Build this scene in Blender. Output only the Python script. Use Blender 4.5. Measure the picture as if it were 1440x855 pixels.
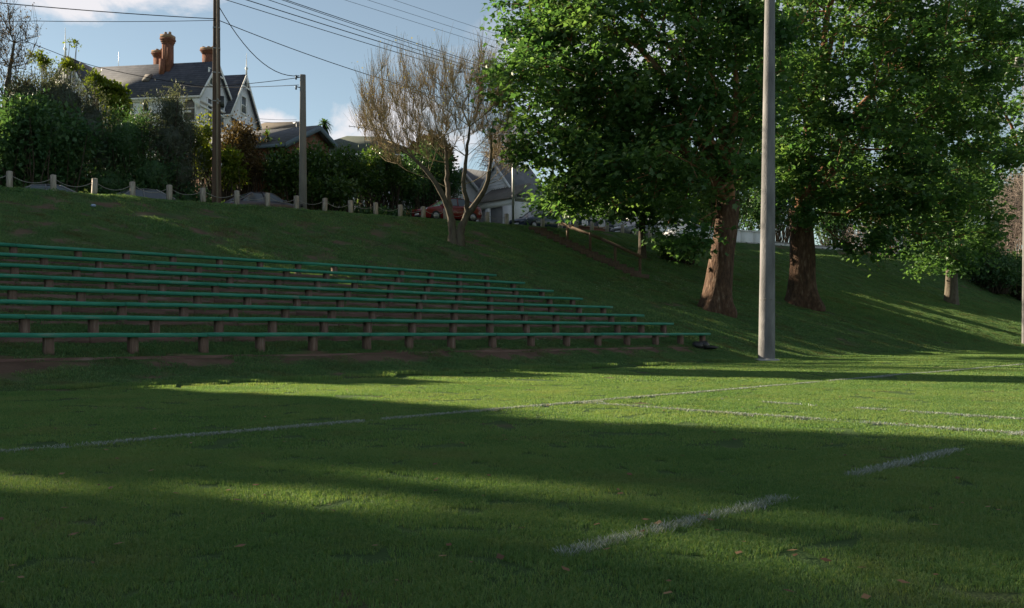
import bpy, math, random
import numpy as np
from mathutils import Vector, Matrix
R = math.radians
sc = bpy.context.scene
for o_ in list(bpy.data.objects):
    bpy.data.objects.remove(o_)
col = sc.collection

# ------------------------------------------------------------------ camera, sky, sun, exposure
F, EYE, HORIZON = 1303.0, 1.0, 468.0          # focal length and horizon row of the 1440x855 photograph, eye height in metres
cam_d = bpy.data.cameras.new('camera')
cam_d.lens = F / 1440 * 36
cam_d.sensor_width = 36
cam_d.sensor_fit = 'HORIZONTAL'
cam_d.shift_y = (HORIZON - 427.5) / 1440
cam_d.clip_start, cam_d.clip_end = 0.1, 6000
cam = bpy.data.objects.new('camera', cam_d)
col.objects.link(cam)
cam.location = (0, 0, EYE)
cam.rotation_euler = (math.pi / 2, 0, 0)
sc.camera = cam

SUN_EL, SUN_AZ = R(21), R(-60)                # azimuth measured from straight ahead, negative = to the left
w = bpy.data.worlds.new('World')
sc.world = w
w.use_nodes = True
nt = w.node_tree
bg = nt.nodes['Background']
sky = nt.nodes.new('ShaderNodeTexSky')
sky.sky_type = 'NISHITA'
sky.sun_disc = False
sky.sun_elevation = SUN_EL
sky.sun_rotation = SUN_AZ
sky.air_density = 0.72
sky.dust_density = 0.1
sky.ozone_density = 0.0
# clouds: soft cumulus low above the roofs, thin streaks above, all round the sky, cover raised to add fill light
tc = nt.nodes.new('ShaderNodeTexCoord')
def N(tree, kind, **kw):
    n = tree.nodes.new(kind)
    for k, v in kw.items():
        setattr(n, k, v)
    return n
def wnoise(scale, detail, rough, sz, off=(0, 0, 0), dist=0.0):
    m = N(nt, 'ShaderNodeMapping')
    m.inputs['Scale'].default_value = (1, 1, sz)
    m.inputs['Location'].default_value = off
    n = N(nt, 'ShaderNodeTexNoise')
    n.inputs['Scale'].default_value = scale
    n.inputs['Detail'].default_value = detail
    n.inputs['Roughness'].default_value = rough
    n.inputs['Distortion'].default_value = dist
    nt.links.new(tc.outputs['Generated'], m.inputs[0])
    nt.links.new(m.outputs[0], n.inputs[0])
    return n.outputs['Fac']
def ramp(tree, sock, stops):
    r = N(tree, 'ShaderNodeValToRGB')
    el = r.color_ramp.elements
    while len(el) < len(stops):
        el.new(0.5)
    for e, (p, c) in zip(el, stops):
        e.position = p
        e.color = c if len(c) == 4 else (*c, 1)
    tree.links.new(sock, r.inputs[0])
    return r.outputs[0]
def wmath(op, a, b):
    m = N(nt, 'ShaderNodeMath', operation=op)
    for i, s in enumerate((a, b)):
        if isinstance(s, (int, float)):
            m.inputs[i].default_value = s
        else:
            nt.links.new(s, m.inputs[i])
    return m.outputs[0]
def bank_of_cloud(x, y, rx, ry):
    """One cumulus: a soft round mask about a direction in the sky."""
    d = Vector(((x - 720) / F, 1, (HORIZON - y) / F)).normalized()
    sub = N(nt, 'ShaderNodeVectorMath', operation='SUBTRACT')
    nt.links.new(tc.outputs['Generated'], sub.inputs[0])
    sub.inputs[1].default_value = d
    mul = N(nt, 'ShaderNodeVectorMath', operation='MULTIPLY')
    nt.links.new(sub.outputs[0], mul.inputs[0])
    mul.inputs[1].default_value = (F / rx, F / rx, F / ry)
    ln = N(nt, 'ShaderNodeVectorMath', operation='LENGTH')
    nt.links.new(mul.outputs[0], ln.inputs[0])
    return wmath('SUBTRACT', 1.0, ln.outputs['Value'])
fine = wnoise(9, 7, 0.62, 1.6, (3.1, 1.7, 0.4), 0.3)
broad = wnoise(2.2, 6, 0.55, 3.0, (0.3, 5.2, 1.1), 0.2)
cum = None
for c_ in ((548, 192, 92, 78), (612, 232, 80, 60), (500, 215, 60, 45), (375, 178, 42, 30), (180, -30, 190, 55), (60, -20, 120, 40)):
    b_ = bank_of_cloud(*c_)
    cum = b_ if cum is None else wmath('MAXIMUM', cum, b_)
cum = wmath('ADD', cum, wmath('MULTIPLY', wmath('SUBTRACT', fine, 0.5), 2.3))
cum = ramp(nt, cum, [(0.10, (0, 0, 0)), (0.52, (1, 1, 1))])
high = ramp(nt, broad, [(0.50, (0.10, 0.10, 0.10)), (0.72, (0.75, 0.75, 0.75))])
cl = wmath('MAXIMUM', cum, high)
cl = wmath('MULTIPLY', cl, 0.85)
mixc = N(nt, 'ShaderNodeMix', data_type='RGBA')
nt.links.new(cl, mixc.inputs['Factor'])
warm = N(nt, 'ShaderNodeMix', data_type='RGBA', blend_type='MULTIPLY')
warm.inputs['Factor'].default_value = 1
nt.links.new(sky.outputs[0], warm.inputs['A'])
warm.inputs['B'].default_value = (1.0, 1.0, 0.86, 1)          # slightly hazy, greyer blue
nt.links.new(warm.outputs['Result'], mixc.inputs['A'])
mixc.inputs['B'].default_value = (6.6, 6.3, 6.4, 1)
nt.links.new(mixc.outputs['Result'], bg.inputs['Color'])
bg.inputs['Strength'].default_value = 0.05

sun_d = bpy.data.lights.new('sun', 'SUN')
sun_d.energy = 5.0
sun_d.angle = R(0.5)
sun_d.color = (1.0, 0.86, 0.63)
sun = bpy.data.objects.new('sun', sun_d)
col.objects.link(sun)
sun_dir = Vector((math.sin(SUN_AZ) * math.cos(SUN_EL), math.cos(SUN_AZ) * math.cos(SUN_EL), math.sin(SUN_EL)))
sun.rotation_euler = sun_dir.to_track_quat('Z', 'Y').to_euler()
sun.location = (-60, 45, 40)

vs = sc.view_settings
vs.view_transform = 'Standard'
vs.look = 'None'
vs.gamma = 1
vs.exposure = 1.55
vs.use_curve_mapping = False

# ------------------------------------------------------------------ coordinates
TH = math.atan(1280 / F)                      # the touch line and the benches run 44.5 degrees to the right of the view
S_, C_ = math.sin(TH), math.cos(TH)
ROT = math.atan2(C_, S_)                      # z rotation that lays local x along the benches
def PT(p, t, z=0.0):
    """p metres from the eye towards the bank, t metres along it."""
    return Vector((S_ * t - C_ * p, C_ * t + S_ * p, z))
def pt_of(X, Y):
    return -C_ * X + S_ * Y, S_ * X + C_ * Y
def at(x, y, Y):
    """the point of the photograph's pixel (x, y) that lies Y metres ahead"""
    return Vector(((x - 720) / F * Y, Y, EYE + (HORIZON - y) / F * Y))
def depth(p, x):
    return p / (S_ - C_ * (x - 720) / F)
def t_at(p, x):
    Y = depth(p, x)
    return S_ * (x - 720) / F * Y + C_ * Y

ROWP = [18.8 + 1.257 * i for i in range(8)]
ROWZ = [1.0 + z for z in (0.0, 0.37, 0.70, 1.04, 1.38, 1.72, 2.08, 2.44)]      # seat tops
GRND = [z - 0.45 for z in ROWZ]
ROW_END = [t_at(ROWP[i], x) for i, x in enumerate((995, 943, 902, 858, 816, 775, 735, 695))]

def vnoise(x, y, seed=0):
    """smooth value noise, 0..1"""
    xi, yi = np.floor(x).astype(np.int64), np.floor(y).astype(np.int64)
    fx, fy = x - xi, y - yi
    fx, fy = fx * fx * (3 - 2 * fx), fy * fy * (3 - 2 * fy)
    def h(a, b):
        n = (a * 374761393 + b * 668265263 + seed * 982451653) & 0x7fffffff
        n = ((n ^ (n >> 13)) * 1274126177) & 0x7fffffff
        return ((n ^ (n >> 16)) & 0xffff) / 65535.0
    return (h(xi, yi) * (1 - fx) + h(xi + 1, yi) * fx) * (1 - fy) + (h(xi, yi + 1) * (1 - fx) + h(xi + 1, yi + 1) * fx) * fy
def fbm(x, y, seed=0, oct=4):
    s, a, n = 0, 0.5, 0
    for i in range(oct):
        s = s + a * vnoise(x * 2 ** i, y * 2 ** i, seed + i)
        n += a
        a *= 0.5
    return s / n
def sstep(a, b, x):
    k = np.clip((x - a) / (b - a), 0, 1)
    return k * k * (3 - 2 * k)
def ztop(t):
    return 6.59 + np.clip(t - 11.95, -60, 130) * 0.031 - 0.6 * sstep(49, 57, t)
def zroad(t):
    return np.where(t < 37, 5.8 + 0.076 * (np.clip(t, -45, 200) - 13.9), 7.55 + 0.03 * (np.clip(t, 0, 170) - 37))
EDGE = [0.07, 0.11, 0.055, 0.12, 0.09, 0.075, 0.065, 0.055]       # how far each row's timber edging stands out of the slope
_kp, _kz = [], []
_kp += [-5000, 16.3, 17.3, 18.45, ROWP[0] - 0.205, ROWP[0] - 0.195]
_kz += [0.0, 0.0, 0.13, 0.46, 0.48, GRND[0]]
for i_ in range(1, 8):
    _kp += [ROWP[i_] - 0.205, ROWP[i_] - 0.195]
    _kz += [GRND[i_] - EDGE[i_], GRND[i_]]
_kp += [28.9]
_kz += [GRND[7] + 0.18]
KP, KZ = np.array(_kp), np.array(_kz)
KP2, KZ2 = np.array([-5000, 16.4, 17.3, 18.4, 20.0, 27.6, 28.9]), np.array([0, 0, 0.1, 0.36, 0.86, 3.30, 3.75])
def terrain(p, t, rough=True):
    p, t = np.asarray(p, float), np.asarray(t, float)
    wt = sstep(28.2, 32.0, t + (p - 18.8) * 0.27)
    lowz = np.interp(p, KP, KZ) * (1 - wt) + np.interp(p, KP2, KZ2) * wt
    zt = ztop(t)
    k = np.clip((p - 28.9) / (38.0 - 28.9), 0, 1)
    start = (GRND[7] + 0.18) * (1 - wt) + 3.75 * wt
    up = start + (zt - 0.16 - start) * k
    crest = (zt - 0.16) + 0.16 * sstep(38.0, 39.2, p)
    z = np.where(p < 28.9, lowz, np.where(p < 38.0, up, crest))
    zr = zroad(t)
    z = np.where(p > 39.5, zt + (zr + 0.1 - zt) * sstep(39.5, 40.9, p), z)
    z = np.where(p > 40.9, zr - 0.03, z)
    z = np.where(p > 47.2, zr + 0.1 + 0.13 * np.clip(p - 47.2, 0, 70), z)
    if rough:
        X, Y = S_ * t - C_ * p, C_ * t + S_ * p
        amp = 0.012 + 0.10 * sstep(28.6, 31, p) * (1 - sstep(37.5, 39, p)) + 0.05 * sstep(17, 19, p) * (1 - sstep(28.6, 31, p)) * wt
        amp = np.where(p > 39.3, 0.0, amp)
        z = z + amp * (fbm(X * 0.45, Y * 0.45, 7, 3) - 0.5) * 2
    return z
def ground(X, Y):
    p, t = pt_of(X, Y)
    return float(terrain(p, t))
def hit(x, y, y0=3.0, y1=140.0):
    """where the view ray of a pixel of the photograph meets the ground"""
    Ys = np.linspace(y0, y1, 4000)
    X = (x - 720) / F * Ys
    z = EYE + (HORIZON - y) / F * Ys
    g = terrain(-C_ * X + S_ * Ys, S_ * X + C_ * Ys)
    k = np.nonzero(z <= g)[0]
    i = int(k[0]) if len(k) else len(Ys) - 1
    return Vector((X[i], Ys[i], g[i]))

# ------------------------------------------------------------------ mesh and object helpers
class MB:
    def __init__(self):
        self.v, self.f, self.t, self.n = [], [], [], 0
    def add(self, verts, faces, tint=0.5):
        verts = np.asarray(verts, np.float32).reshape(-1, 3)
        self.v.append(verts)
        tn = np.broadcast_to(np.asarray(tint, np.float32), (len(verts),)) if np.ndim(tint) == 0 else np.asarray(tint, np.float32)
        self.t.append(tn)
        for fa in (faces if isinstance(faces, list) else [faces]):
            fa = np.asarray(fa, np.int64)
            if fa.size:
                self.f.append((fa if fa.ndim == 2 else fa[None]) + self.n)
        self.n += len(verts)
        return self
    def box(self, c, s, rz=0.0, taper=1.0, tilt=0.0):
        x, y, z = s[0] / 2, s[1] / 2, s[2] / 2
        v = np.array([[-x, -y, -z], [x, -y, -z], [x, y, -z], [-x, y, -z], [-x * taper, -y * taper, z], [x * taper, -y * taper, z], [x * taper, y * taper, z], [-x * taper, y * taper, z]])
        if tilt:
            ca, sa = math.cos(tilt), math.sin(tilt)
            v = v @ np.array([[ca, 0, sa], [0, 1, 0], [-sa, 0, ca]])
        ca, sa = math.cos(rz), math.sin(rz)
        v = v @ np.array([[ca, sa, 0], [-sa, ca, 0], [0, 0, 1]]) + np.array(c)
        return self.add(v, [[0, 3, 2, 1], [4, 5, 6, 7], [0, 1, 5, 4], [1, 2, 6, 5], [2, 3, 7, 6], [3, 0, 4, 7]])
    def tube(self, pts, rad, n=6, cap=True, tint=0.5):
        pts = np.asarray(pts, float)
        rad = np.broadcast_to(np.asarray(rad, float), (len(pts),))
        d = np.gradient(pts, axis=0)
        d /= np.linalg.norm(d, axis=1)[:, None] + 1e-9
        ref = np.array([0.0, 0.0, 1.0]) if abs(d[:, 2]).mean() < 0.8 else np.array([1.0, 0.1, 0.0])
        a = np.cross(d, ref)
        a /= np.linalg.norm(a, axis=1)[:, None] + 1e-9
        b = np.cross(d, a)
        th = np.arange(n) * 2 * math.pi / n
        v = pts[:, None] + rad[:, None, None] * (a[:, None] * np.cos(th)[None, :, None] + b[:, None] * np.sin(th)[None, :, None])
        m = len(pts)
        i, j = np.meshgrid(np.arange(m - 1), np.arange(n), indexing='ij')
        q = np.stack([i * n + j, (i + 1) * n + j, (i + 1) * n + (j + 1) % n, i * n + (j + 1) % n], -1).reshape(-1, 4)
        fs = [q]
        if cap:
            fs += [np.arange(n)[None], (np.arange(n)[::-1] + (m - 1) * n)[None]]
        return self.add(v.reshape(-1, 3), fs, tint)
    def poly(self, pts):
        return self.add(np.array([tuple(p) for p in pts]), [list(range(len(pts)))])
    def slab(self, pts, off):
        """a polygon given thickness along the vector off"""
        a = np.array([tuple(p) for p in pts], float)
        n = len(a)
        v = np.vstack([a, a + np.array(tuple(off))])
        fs = [list(range(n))[::-1], list(range(n, 2 * n))]
        self.add(v, [np.array([f]) for f in fs] + [np.array([[i, (i + 1) % n, n + (i + 1) % n, n + i] for i in range(n)])])
        return self
    def mesh(self, name, smooth=False):
        me = bpy.data.meshes.new(name)
        if not self.v:
            return me
        v = np.concatenate(self.v)
        me.vertices.add(len(v))
        me.vertices.foreach_set('co', v.ravel())
        loops = np.concatenate([f.ravel() for f in self.f])
        counts = np.concatenate([np.full(len(f), f.shape[1]) for f in self.f])
        starts = np.concatenate([[0], np.cumsum(counts)[:-1]])
        me.loops.add(len(loops))
        me.loops.foreach_set('vertex_index', loops.astype(np.int32))
        me.polygons.add(len(counts))
        me.polygons.foreach_set('loop_start', starts.astype(np.int32))
        me.polygons.foreach_set('loop_total', counts.astype(np.int32))
        if smooth:
            me.polygons.foreach_set('use_smooth', np.ones(len(counts), bool))
        at_ = me.attributes.new('tint', 'FLOAT', 'POINT')
        at_.data.foreach_set('value', np.concatenate(self.t).astype(np.float32))
        me.update(calc_edges=True)
        me.validate()
        return me
    def build(self, name, m, parent=None, smooth=False, bevel=0.0):
        me = self.mesh(name, smooth)
        me.materials.append(m)
        o = bpy.data.objects.new(name, me)
        col.objects.link(o)
        if parent is not None:
            o.parent = parent
        if bevel:
            b = o.modifiers.new('bevel', 'BEVEL')
            b.width, b.segments, b.limit_method, b.angle_limit = bevel, 1, 'ANGLE', R(40)
        return o
def tag(o, label=None, cat=None, group=None, kind=None):
    for k, v in (('label', label), ('category', cat), ('group', group), ('kind', kind)):
        if v:
            o[k] = v
    return o
def empty(name, label, cat, loc=(0, 0, 0), rz=0.0, group=None):
    o = bpy.data.objects.new(name, None)
    o.empty_display_size = 0.2
    col.objects.link(o)
    o.location, o.rotation_euler = loc, (0, 0, rz)
    return tag(o, label, cat, group)
def share(name, me, parent=None, loc=(0, 0, 0), rz=0.0, scale=None):
    """another object on an existing mesh"""
    o = bpy.data.objects.new(name, me)
    col.objects.link(o)
    if parent is not None:
        o.parent = parent
    o.location, o.rotation_euler = loc, (0, 0, rz)
    if scale:
        o.scale = scale
    return o
def copy_tree(o, parent=None):
    c = o.copy()
    col.objects.link(c)
    c.parent = parent
    for ch in list(o.children):
        copy_tree(ch, c)
    return c

# ------------------------------------------------------------------ materials
def mat(name, c1, c2=None, scale=6.0, rough=0.8, bump=0.0, bscale=40.0, stretch=(1, 1, 1), spec=0.3, metal=0.0, third=None, detail=5.0, bands=None, bdist=0.02):
    m = bpy.data.materials.new(name)
    m.use_nodes = True
    t = m.node_tree
    b = t.nodes['Principled BSDF']
    b.inputs['Roughness'].default_value = rough
    b.inputs['Specular IOR Level'].default_value = spec
    b.inputs['Metallic'].default_value = metal
    tcn = N(t, 'ShaderNodeTexCoord')
    oi = N(t, 'ShaderNodeObjectInfo')
    mp = N(t, 'ShaderNodeMapping')
    mp.inputs['Scale'].default_value = stretch
    t.links.new(tcn.outputs['Object'], mp.inputs[0])
    wv = N(t, 'ShaderNodeMath', operation='MULTIPLY')
    t.links.new(oi.outputs['Random'], wv.inputs[0])
    wv.inputs[1].default_value = 37.0
    def noise(sca, det):
        n = N(t, 'ShaderNodeTexNoise', noise_dimensions='4D')
        n.inputs['Scale'].default_value = sca
        n.inputs['Detail'].default_value = det
        n.inputs['Roughness'].default_value = 0.6
        t.links.new(mp.outputs[0], n.inputs['Vector'])
        t.links.new(wv.outputs[0], n.inputs['W'])
        return n.outputs['Fac']
    if c2 is not None:
        stops = [(0.32, c1), (0.68, c2)]
        if third is not None:
            stops = [(0.30, c1), (0.55, c2), (0.72, third)]
        cs = ramp(t, noise(scale, detail), stops)
        if bands is not None:
            wvt = N(t, 'ShaderNodeTexWave', wave_type='BANDS', bands_direction=bands[0])
            wvt.inputs['Scale'].default_value = bands[1]
            wvt.inputs['Distortion'].default_value = bands[3] if len(bands) > 3 else 0.3
            t.links.new(tcn.outputs['Object'], wvt.inputs[0])
            mx = N(t, 'ShaderNodeMix', data_type='RGBA', blend_type='MULTIPLY')
            t.links.new(ramp(t, wvt.outputs['Fac'], [(0.0, (bands[2],) * 3), (0.35, (1, 1, 1))]), mx.inputs['B'])
            t.links.new(cs, mx.inputs['A'])
            mx.inputs['Factor'].default_value = 1
            cs = mx.outputs['Result']
        t.links.new(cs, b.inputs['Base Color'])
    else:
        b.inputs['Base Color'].default_value = (*c1, 1)
    if bump:
        bn = N(t, 'ShaderNodeBump')
        bn.inputs['Strength'].default_value = bump
        bn.inputs['Distance'].default_value = bdist
        t.links.new(noise(bscale, 4), bn.inputs['Height'])
        t.links.new(bn.outputs[0], b.inputs['Normal'])
    return m
def leafmat(name, dark, mid, light, trans=0.35, rough=0.5, tcol=None, world=0.0, spec=0.3, dry=None, wscale=0.5, tmul=(1.35, 1.25, 0.65), drymax=0.75):
    """foliage: per-leaf tint, part of the light passes through the leaf"""
    m = bpy.data.materials.new(name)
    m.use_nodes = True
    t = m.node_tree
    b = t.nodes['Principled BSDF']
    out = t.nodes['Material Output']
    b.inputs['Roughness'].default_value = rough
    b.inputs['Specular IOR Level'].default_value = spec
    a = N(t, 'ShaderNodeAttribute', attribute_name='tint')
    f = a.outputs['Fac']
    if world:
        g = N(t, 'ShaderNodeNewGeometry')
        n = N(t, 'ShaderNodeTexNoise')
        n.inputs['Scale'].default_value = wscale
        n.inputs['Detail'].default_value = 5
        t.links.new(g.outputs['Position'], n.inputs['Vector'])
        s = N(t, 'ShaderNodeMath', operation='SUBTRACT')
        t.links.new(n.outputs['Fac'], s.inputs[0])
        s.inputs[1].default_value = 0.5
        k = N(t, 'ShaderNodeMath', operation='MULTIPLY_ADD')
        t.links.new(s.outputs[0], k.inputs[0])
        k.inputs[1].default_value = world
        t.links.new(f, k.inputs[2])
        f = k.outputs[0]
    c = ramp(t, f, [(0.0, dark), (0.5, mid), (1.0, light)])
    if dry is not None:
        n2 = N(t, 'ShaderNodeTexNoise')
        n2.inputs['Scale'].default_value = 0.9
        n2.inputs['Detail'].default_value = 6
        n2.inputs['Roughness'].default_value = 0.65
        t.links.new(g.outputs['Position'], n2.inputs['Vector'])
        mx = N(t, 'ShaderNodeMix', data_type='RGBA')
        t.links.new(ramp(t, n2.outputs['Fac'], [(0.52, (0, 0, 0)), (0.72, (drymax,) * 3)]), mx.inputs['Factor'])
        t.links.new(c, mx.inputs['A'])
        mx.inputs['B'].default_value = (*dry, 1)
        c = mx.outputs['Result']
    t.links.new(c, b.inputs['Base Color'])
    tr = N(t, 'ShaderNodeBsdfTranslucent')
    if tcol is None:
        tm = N(t, 'ShaderNodeMix', data_type='RGBA', blend_type='MULTIPLY')
        tm.inputs['Factor'].default_value = 1
        t.links.new(c, tm.inputs['A'])
        tm.inputs['B'].default_value = (*tmul, 1)
        t.links.new(tm.outputs['Result'], tr.inputs['Color'])
    else:
        tr.inputs['Color'].default_value = (*tcol, 1)
    mix = N(t, 'ShaderNodeMixShader')
    mix.inputs[0].default_value = trans
    t.links.new(b.outputs[0], mix.inputs[1])
    t.links.new(tr.outputs[0], mix.inputs[2])
    t.links.new(mix.outputs[0], out.inputs['Surface'])
    return m

M = {}
M['field_grass'] = leafmat('field_grass', (0.074, 0.162, 0.058), (0.136, 0.240, 0.086), (0.23, 0.29, 0.11), 0.44, 0.6, world=1.25, spec=0.15, dry=(0.24, 0.20, 0.10), drymax=0.34)
M['bank_grass'] = leafmat('bank_grass', (0.062, 0.150, 0.066), (0.110, 0.210, 0.086), (0.20, 0.27, 0.12), 0.42, 0.6, world=1.0, spec=0.15, dry=(0.13, 0.09, 0.045))
M['chalk_grass'] = leafmat('chalk_grass', (0.16, 0.21, 0.18), (0.28, 0.32, 0.31), (0.42, 0.45, 0.46), 0.25, 0.8, spec=0.1)
M['plane_leaf'] = leafmat('plane_leaf', (0.048, 0.118, 0.046), (0.095, 0.185, 0.066), (0.155, 0.24, 0.09), 0.55, 0.42, world=0.6, spec=0.5, tmul=(1.2, 1.25, 0.62))
M['dark_leaf'] = leafmat('dark_leaf', (0.034, 0.092, 0.042), (0.062, 0.14, 0.056), (0.11, 0.18, 0.065), 0.40, 0.45, spec=0.4)
M['grey_leaf'] = leafmat('grey_leaf', (0.058, 0.080, 0.064), (0.10, 0.125, 0.098), (0.16, 0.17, 0.13), 0.35, 0.6)
M['lime_leaf'] = leafmat('lime_leaf', (0.06, 0.10, 0.012), (0.12, 0.17, 0.02), (0.22, 0.24, 0.04), 0.45, 0.45)
M['hedge_leaf'] = leafmat('hedge_leaf', (0.030, 0.072, 0.020), (0.060, 0.125, 0.030), (0.14, 0.19, 0.045), 0.40, 0.35, spec=0.5)
M['brown_leaf'] = leafmat('brown_leaf', (0.05, 0.035, 0.018), (0.10, 0.07, 0.032), (0.16, 0.11, 0.05), 0.3, 0.6)
M['yellow_leaf'] = leafmat('yellow_leaf', (0.16, 0.16, 0.03), (0.26, 0.24, 0.05), (0.36, 0.30, 0.07), 0.45, 0.5)
M['flower'] = leafmat('flower', (0.6, 0.6, 0.55), (0.75, 0.75, 0.7), (0.8, 0.8, 0.75), 0.2, 0.7)
M['orange_petal'] = leafmat('orange_petal', (0.6, 0.12, 0.02), (0.75, 0.2, 0.03), (0.8, 0.3, 0.05), 0.3, 0.6)
M['dry_leaf'] = leafmat('dry_leaf', (0.10, 0.05, 0.025), (0.18, 0.09, 0.045), (0.28, 0.18, 0.09), 0.2, 0.7)
M['plane_bark'] = mat('plane_bark', (0.032, 0.019, 0.014), (0.095, 0.052, 0.032), 7, 0.95, 1.0, 12, (1, 1, 0.35), third=(0.20, 0.145, 0.11), detail=9, bdist=0.09)
M['limb_bark'] = mat('limb_bark', (0.13, 0.06, 0.03), (0.25, 0.12, 0.06), 1.5, 0.85, 0.5, 20, third=(0.32, 0.22, 0.15))
M['grey_bark'] = mat('grey_bark', (0.055, 0.044, 0.034), (0.115, 0.093, 0.070), 6, 0.9, 0.8, 25, (1, 1, 0.4), third=(0.11, 0.115, 0.075))
M['sunlit_bark'] = mat('sunlit_bark', (0.205, 0.158, 0.095), (0.33, 0.26, 0.155), 6, 0.9, 0.8, 25, (1, 1, 0.4), third=(0.28, 0.25, 0.16))  # paler copy of grey_bark, sunlight on the twigs put into the colour
M['dark_bark'] = mat('dark_bark', (0.035, 0.028, 0.02), (0.08, 0.06, 0.045), 6, 0.9, 0.8, 25)
M['vine_twig'] = mat('vine_twig', (0.13, 0.10, 0.085), (0.24, 0.19, 0.165), 4, 0.9)
M['green_paint'] = mat('green_paint', (0.018, 0.165, 0.110), (0.034, 0.225, 0.155), 9, 0.55, 0.5, 60, (0.22, 1, 1), spec=0.3, third=(0.14, 0.22, 0.18), detail=9)
M['post_wood'] = mat('post_wood', (0.085, 0.052, 0.040), (0.170, 0.108, 0.084), 7, 0.9, 0.8, 22, (3, 3, 0.35), third=(0.24, 0.19, 0.165))
M['sleeper_wood'] = mat('sleeper_wood', (0.085, 0.050, 0.040), (0.165, 0.098, 0.078), 5, 0.92, 0.8, 25, (0.3, 3, 3), third=(0.22, 0.165, 0.14))
M['bollard_wood'] = mat('bollard_wood', (0.17, 0.14, 0.11), (0.36, 0.32, 0.27), 5, 0.9, 0.9, 20, (3, 3, 0.4), third=(0.46, 0.42, 0.35))
M['rail_wood'] = mat('rail_wood', (0.085, 0.055, 0.036), (0.155, 0.105, 0.066), 6, 0.9, 0.6, 22, (1, 3, 3))
M['pole_wood'] = mat('pole_wood', (0.065, 0.042, 0.031), (0.14, 0.092, 0.070), 4, 0.9, 0.6, 25, (3, 3, 0.2))
M['pole_strip'] = mat('pole_strip', (0.20, 0.155, 0.12), (0.30, 0.24, 0.19), 3, 0.8, 0.3, 25, (3, 3, 0.2))
M['concrete'] = mat('concrete', (0.105, 0.102, 0.105), (0.175, 0.169, 0.173), 3.2, 0.9, 1.0, 36, (1, 1, 0.25), third=(0.26, 0.25, 0.25), detail=10)
M['pole_concrete'] = mat('pole_concrete', (0.145, 0.136, 0.128), (0.22, 0.207, 0.195), 3, 0.9, 0.4, 30, (1, 1, 0.25))
M['steel'] = mat('steel', (0.32, 0.32, 0.33), (0.45, 0.45, 0.46), 5, 0.45, metal=0.7)
M['cable'] = mat('cable', (0.02, 0.02, 0.022), rough=0.9, spec=0.02)
M['far_cable'] = mat('far_cable', (0.10, 0.13, 0.19), rough=0.5)
M['chain'] = mat('chain', (0.16, 0.15, 0.14), (0.28, 0.27, 0.26), 30, 0.6)
M['black_plastic'] = mat('black_plastic', (0.012, 0.012, 0.014), (0.02, 0.02, 0.022), 9, 0.35, spec=0.5)
M['asphalt'] = mat('asphalt', (0.04, 0.04, 0.042), (0.06, 0.06, 0.06), 2, 0.9, 0.3, 90)
M['kerb'] = mat('kerb', (0.28, 0.27, 0.26), (0.36, 0.35, 0.33), 2, 0.9)
M['slate'] = mat('slate', (0.045, 0.048, 0.064), (0.075, 0.080, 0.102), 2.5, 0.75, 0.5, 12, bands=('Z', 1.35, 0.62, 0.2), third=(0.11, 0.105, 0.12))
M['white_paint'] = mat('white_paint', (0.72, 0.72, 0.72), (0.84, 0.84, 0.84), 1.4, 0.6)
M['weatherboard'] = mat('weatherboard', (0.68, 0.68, 0.68), (0.80, 0.80, 0.80), 1.4, 0.65)
M['glass'] = mat('glass', (0.05, 0.065, 0.08), (0.09, 0.11, 0.13), 1.0, 0.06, spec=0.9)
M['curtain'] = mat('curtain', (0.10, 0.09, 0.085), (0.17, 0.15, 0.14), 3, 0.9)
M['brick'] = mat('brick', (0.13, 0.058, 0.040), (0.21, 0.088, 0.058), 5, 0.9, 0.7, 30, third=(0.25, 0.12, 0.085))
M['brick_cap'] = mat('brick_cap', (0.27, 0.17, 0.11), (0.38, 0.25, 0.17), 5, 0.9, 0.5, 30)
M['brown_brick'] = mat('brown_brick', (0.24, 0.115, 0.070), (0.33, 0.165, 0.105), 4, 0.9, 0.5, 30)
M['dark_brick'] = mat('dark_brick', (0.11, 0.05, 0.034), (0.18, 0.085, 0.055), 4, 0.9, 0.5, 30)
M['grey_tile'] = mat('grey_tile', (0.085, 0.088, 0.10), (0.13, 0.132, 0.145), 3, 0.8, 0.4, 14, bands=('Z', 1.6, 0.7))
M['blue_fascia'] = mat('blue_fascia', (0.11, 0.15, 0.19), (0.15, 0.195, 0.235), 2, 0.6)
M['green_tile'] = mat('green_tile', (0.06, 0.075, 0.06), (0.095, 0.11, 0.085), 3, 0.8, bands=('Z', 1.6, 0.7))
M['brown_tile'] = mat('brown_tile', (0.11, 0.085, 0.065), (0.17, 0.135, 0.10), 3, 0.8, bands=('Z', 1.6, 0.7))
M['grey_iron'] = mat('grey_iron', (0.12, 0.125, 0.14), (0.18, 0.185, 0.20), 2, 0.55, spec=0.4)
M['rust_iron'] = mat('rust_iron', (0.15, 0.14, 0.13), (0.23, 0.21, 0.19), 2, 0.6, third=(0.22, 0.16, 0.11))
M['red_iron'] = mat('red_iron', (0.25, 0.035, 0.03), (0.36, 0.06, 0.05), 2, 0.6)
M['grey_door'] = mat('grey_door', (0.16, 0.16, 0.165), (0.21, 0.21, 0.215), 2, 0.6)
M['red_car'] = mat('red_car', (0.17, 0.012, 0.016), (0.20, 0.016, 0.02), 1, 0.22, spec=0.6)
M['blue_car'] = mat('blue_car', (0.03, 0.045, 0.08), (0.04, 0.055, 0.095), 1, 0.22, spec=0.6)
M['grey_car'] = mat('grey_car', (0.13, 0.135, 0.15), (0.16, 0.165, 0.18), 1, 0.25, spec=0.6)
M['dark_car'] = mat('dark_car', (0.05, 0.045, 0.055), (0.07, 0.064, 0.075), 1, 0.3, spec=0.6)
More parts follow.
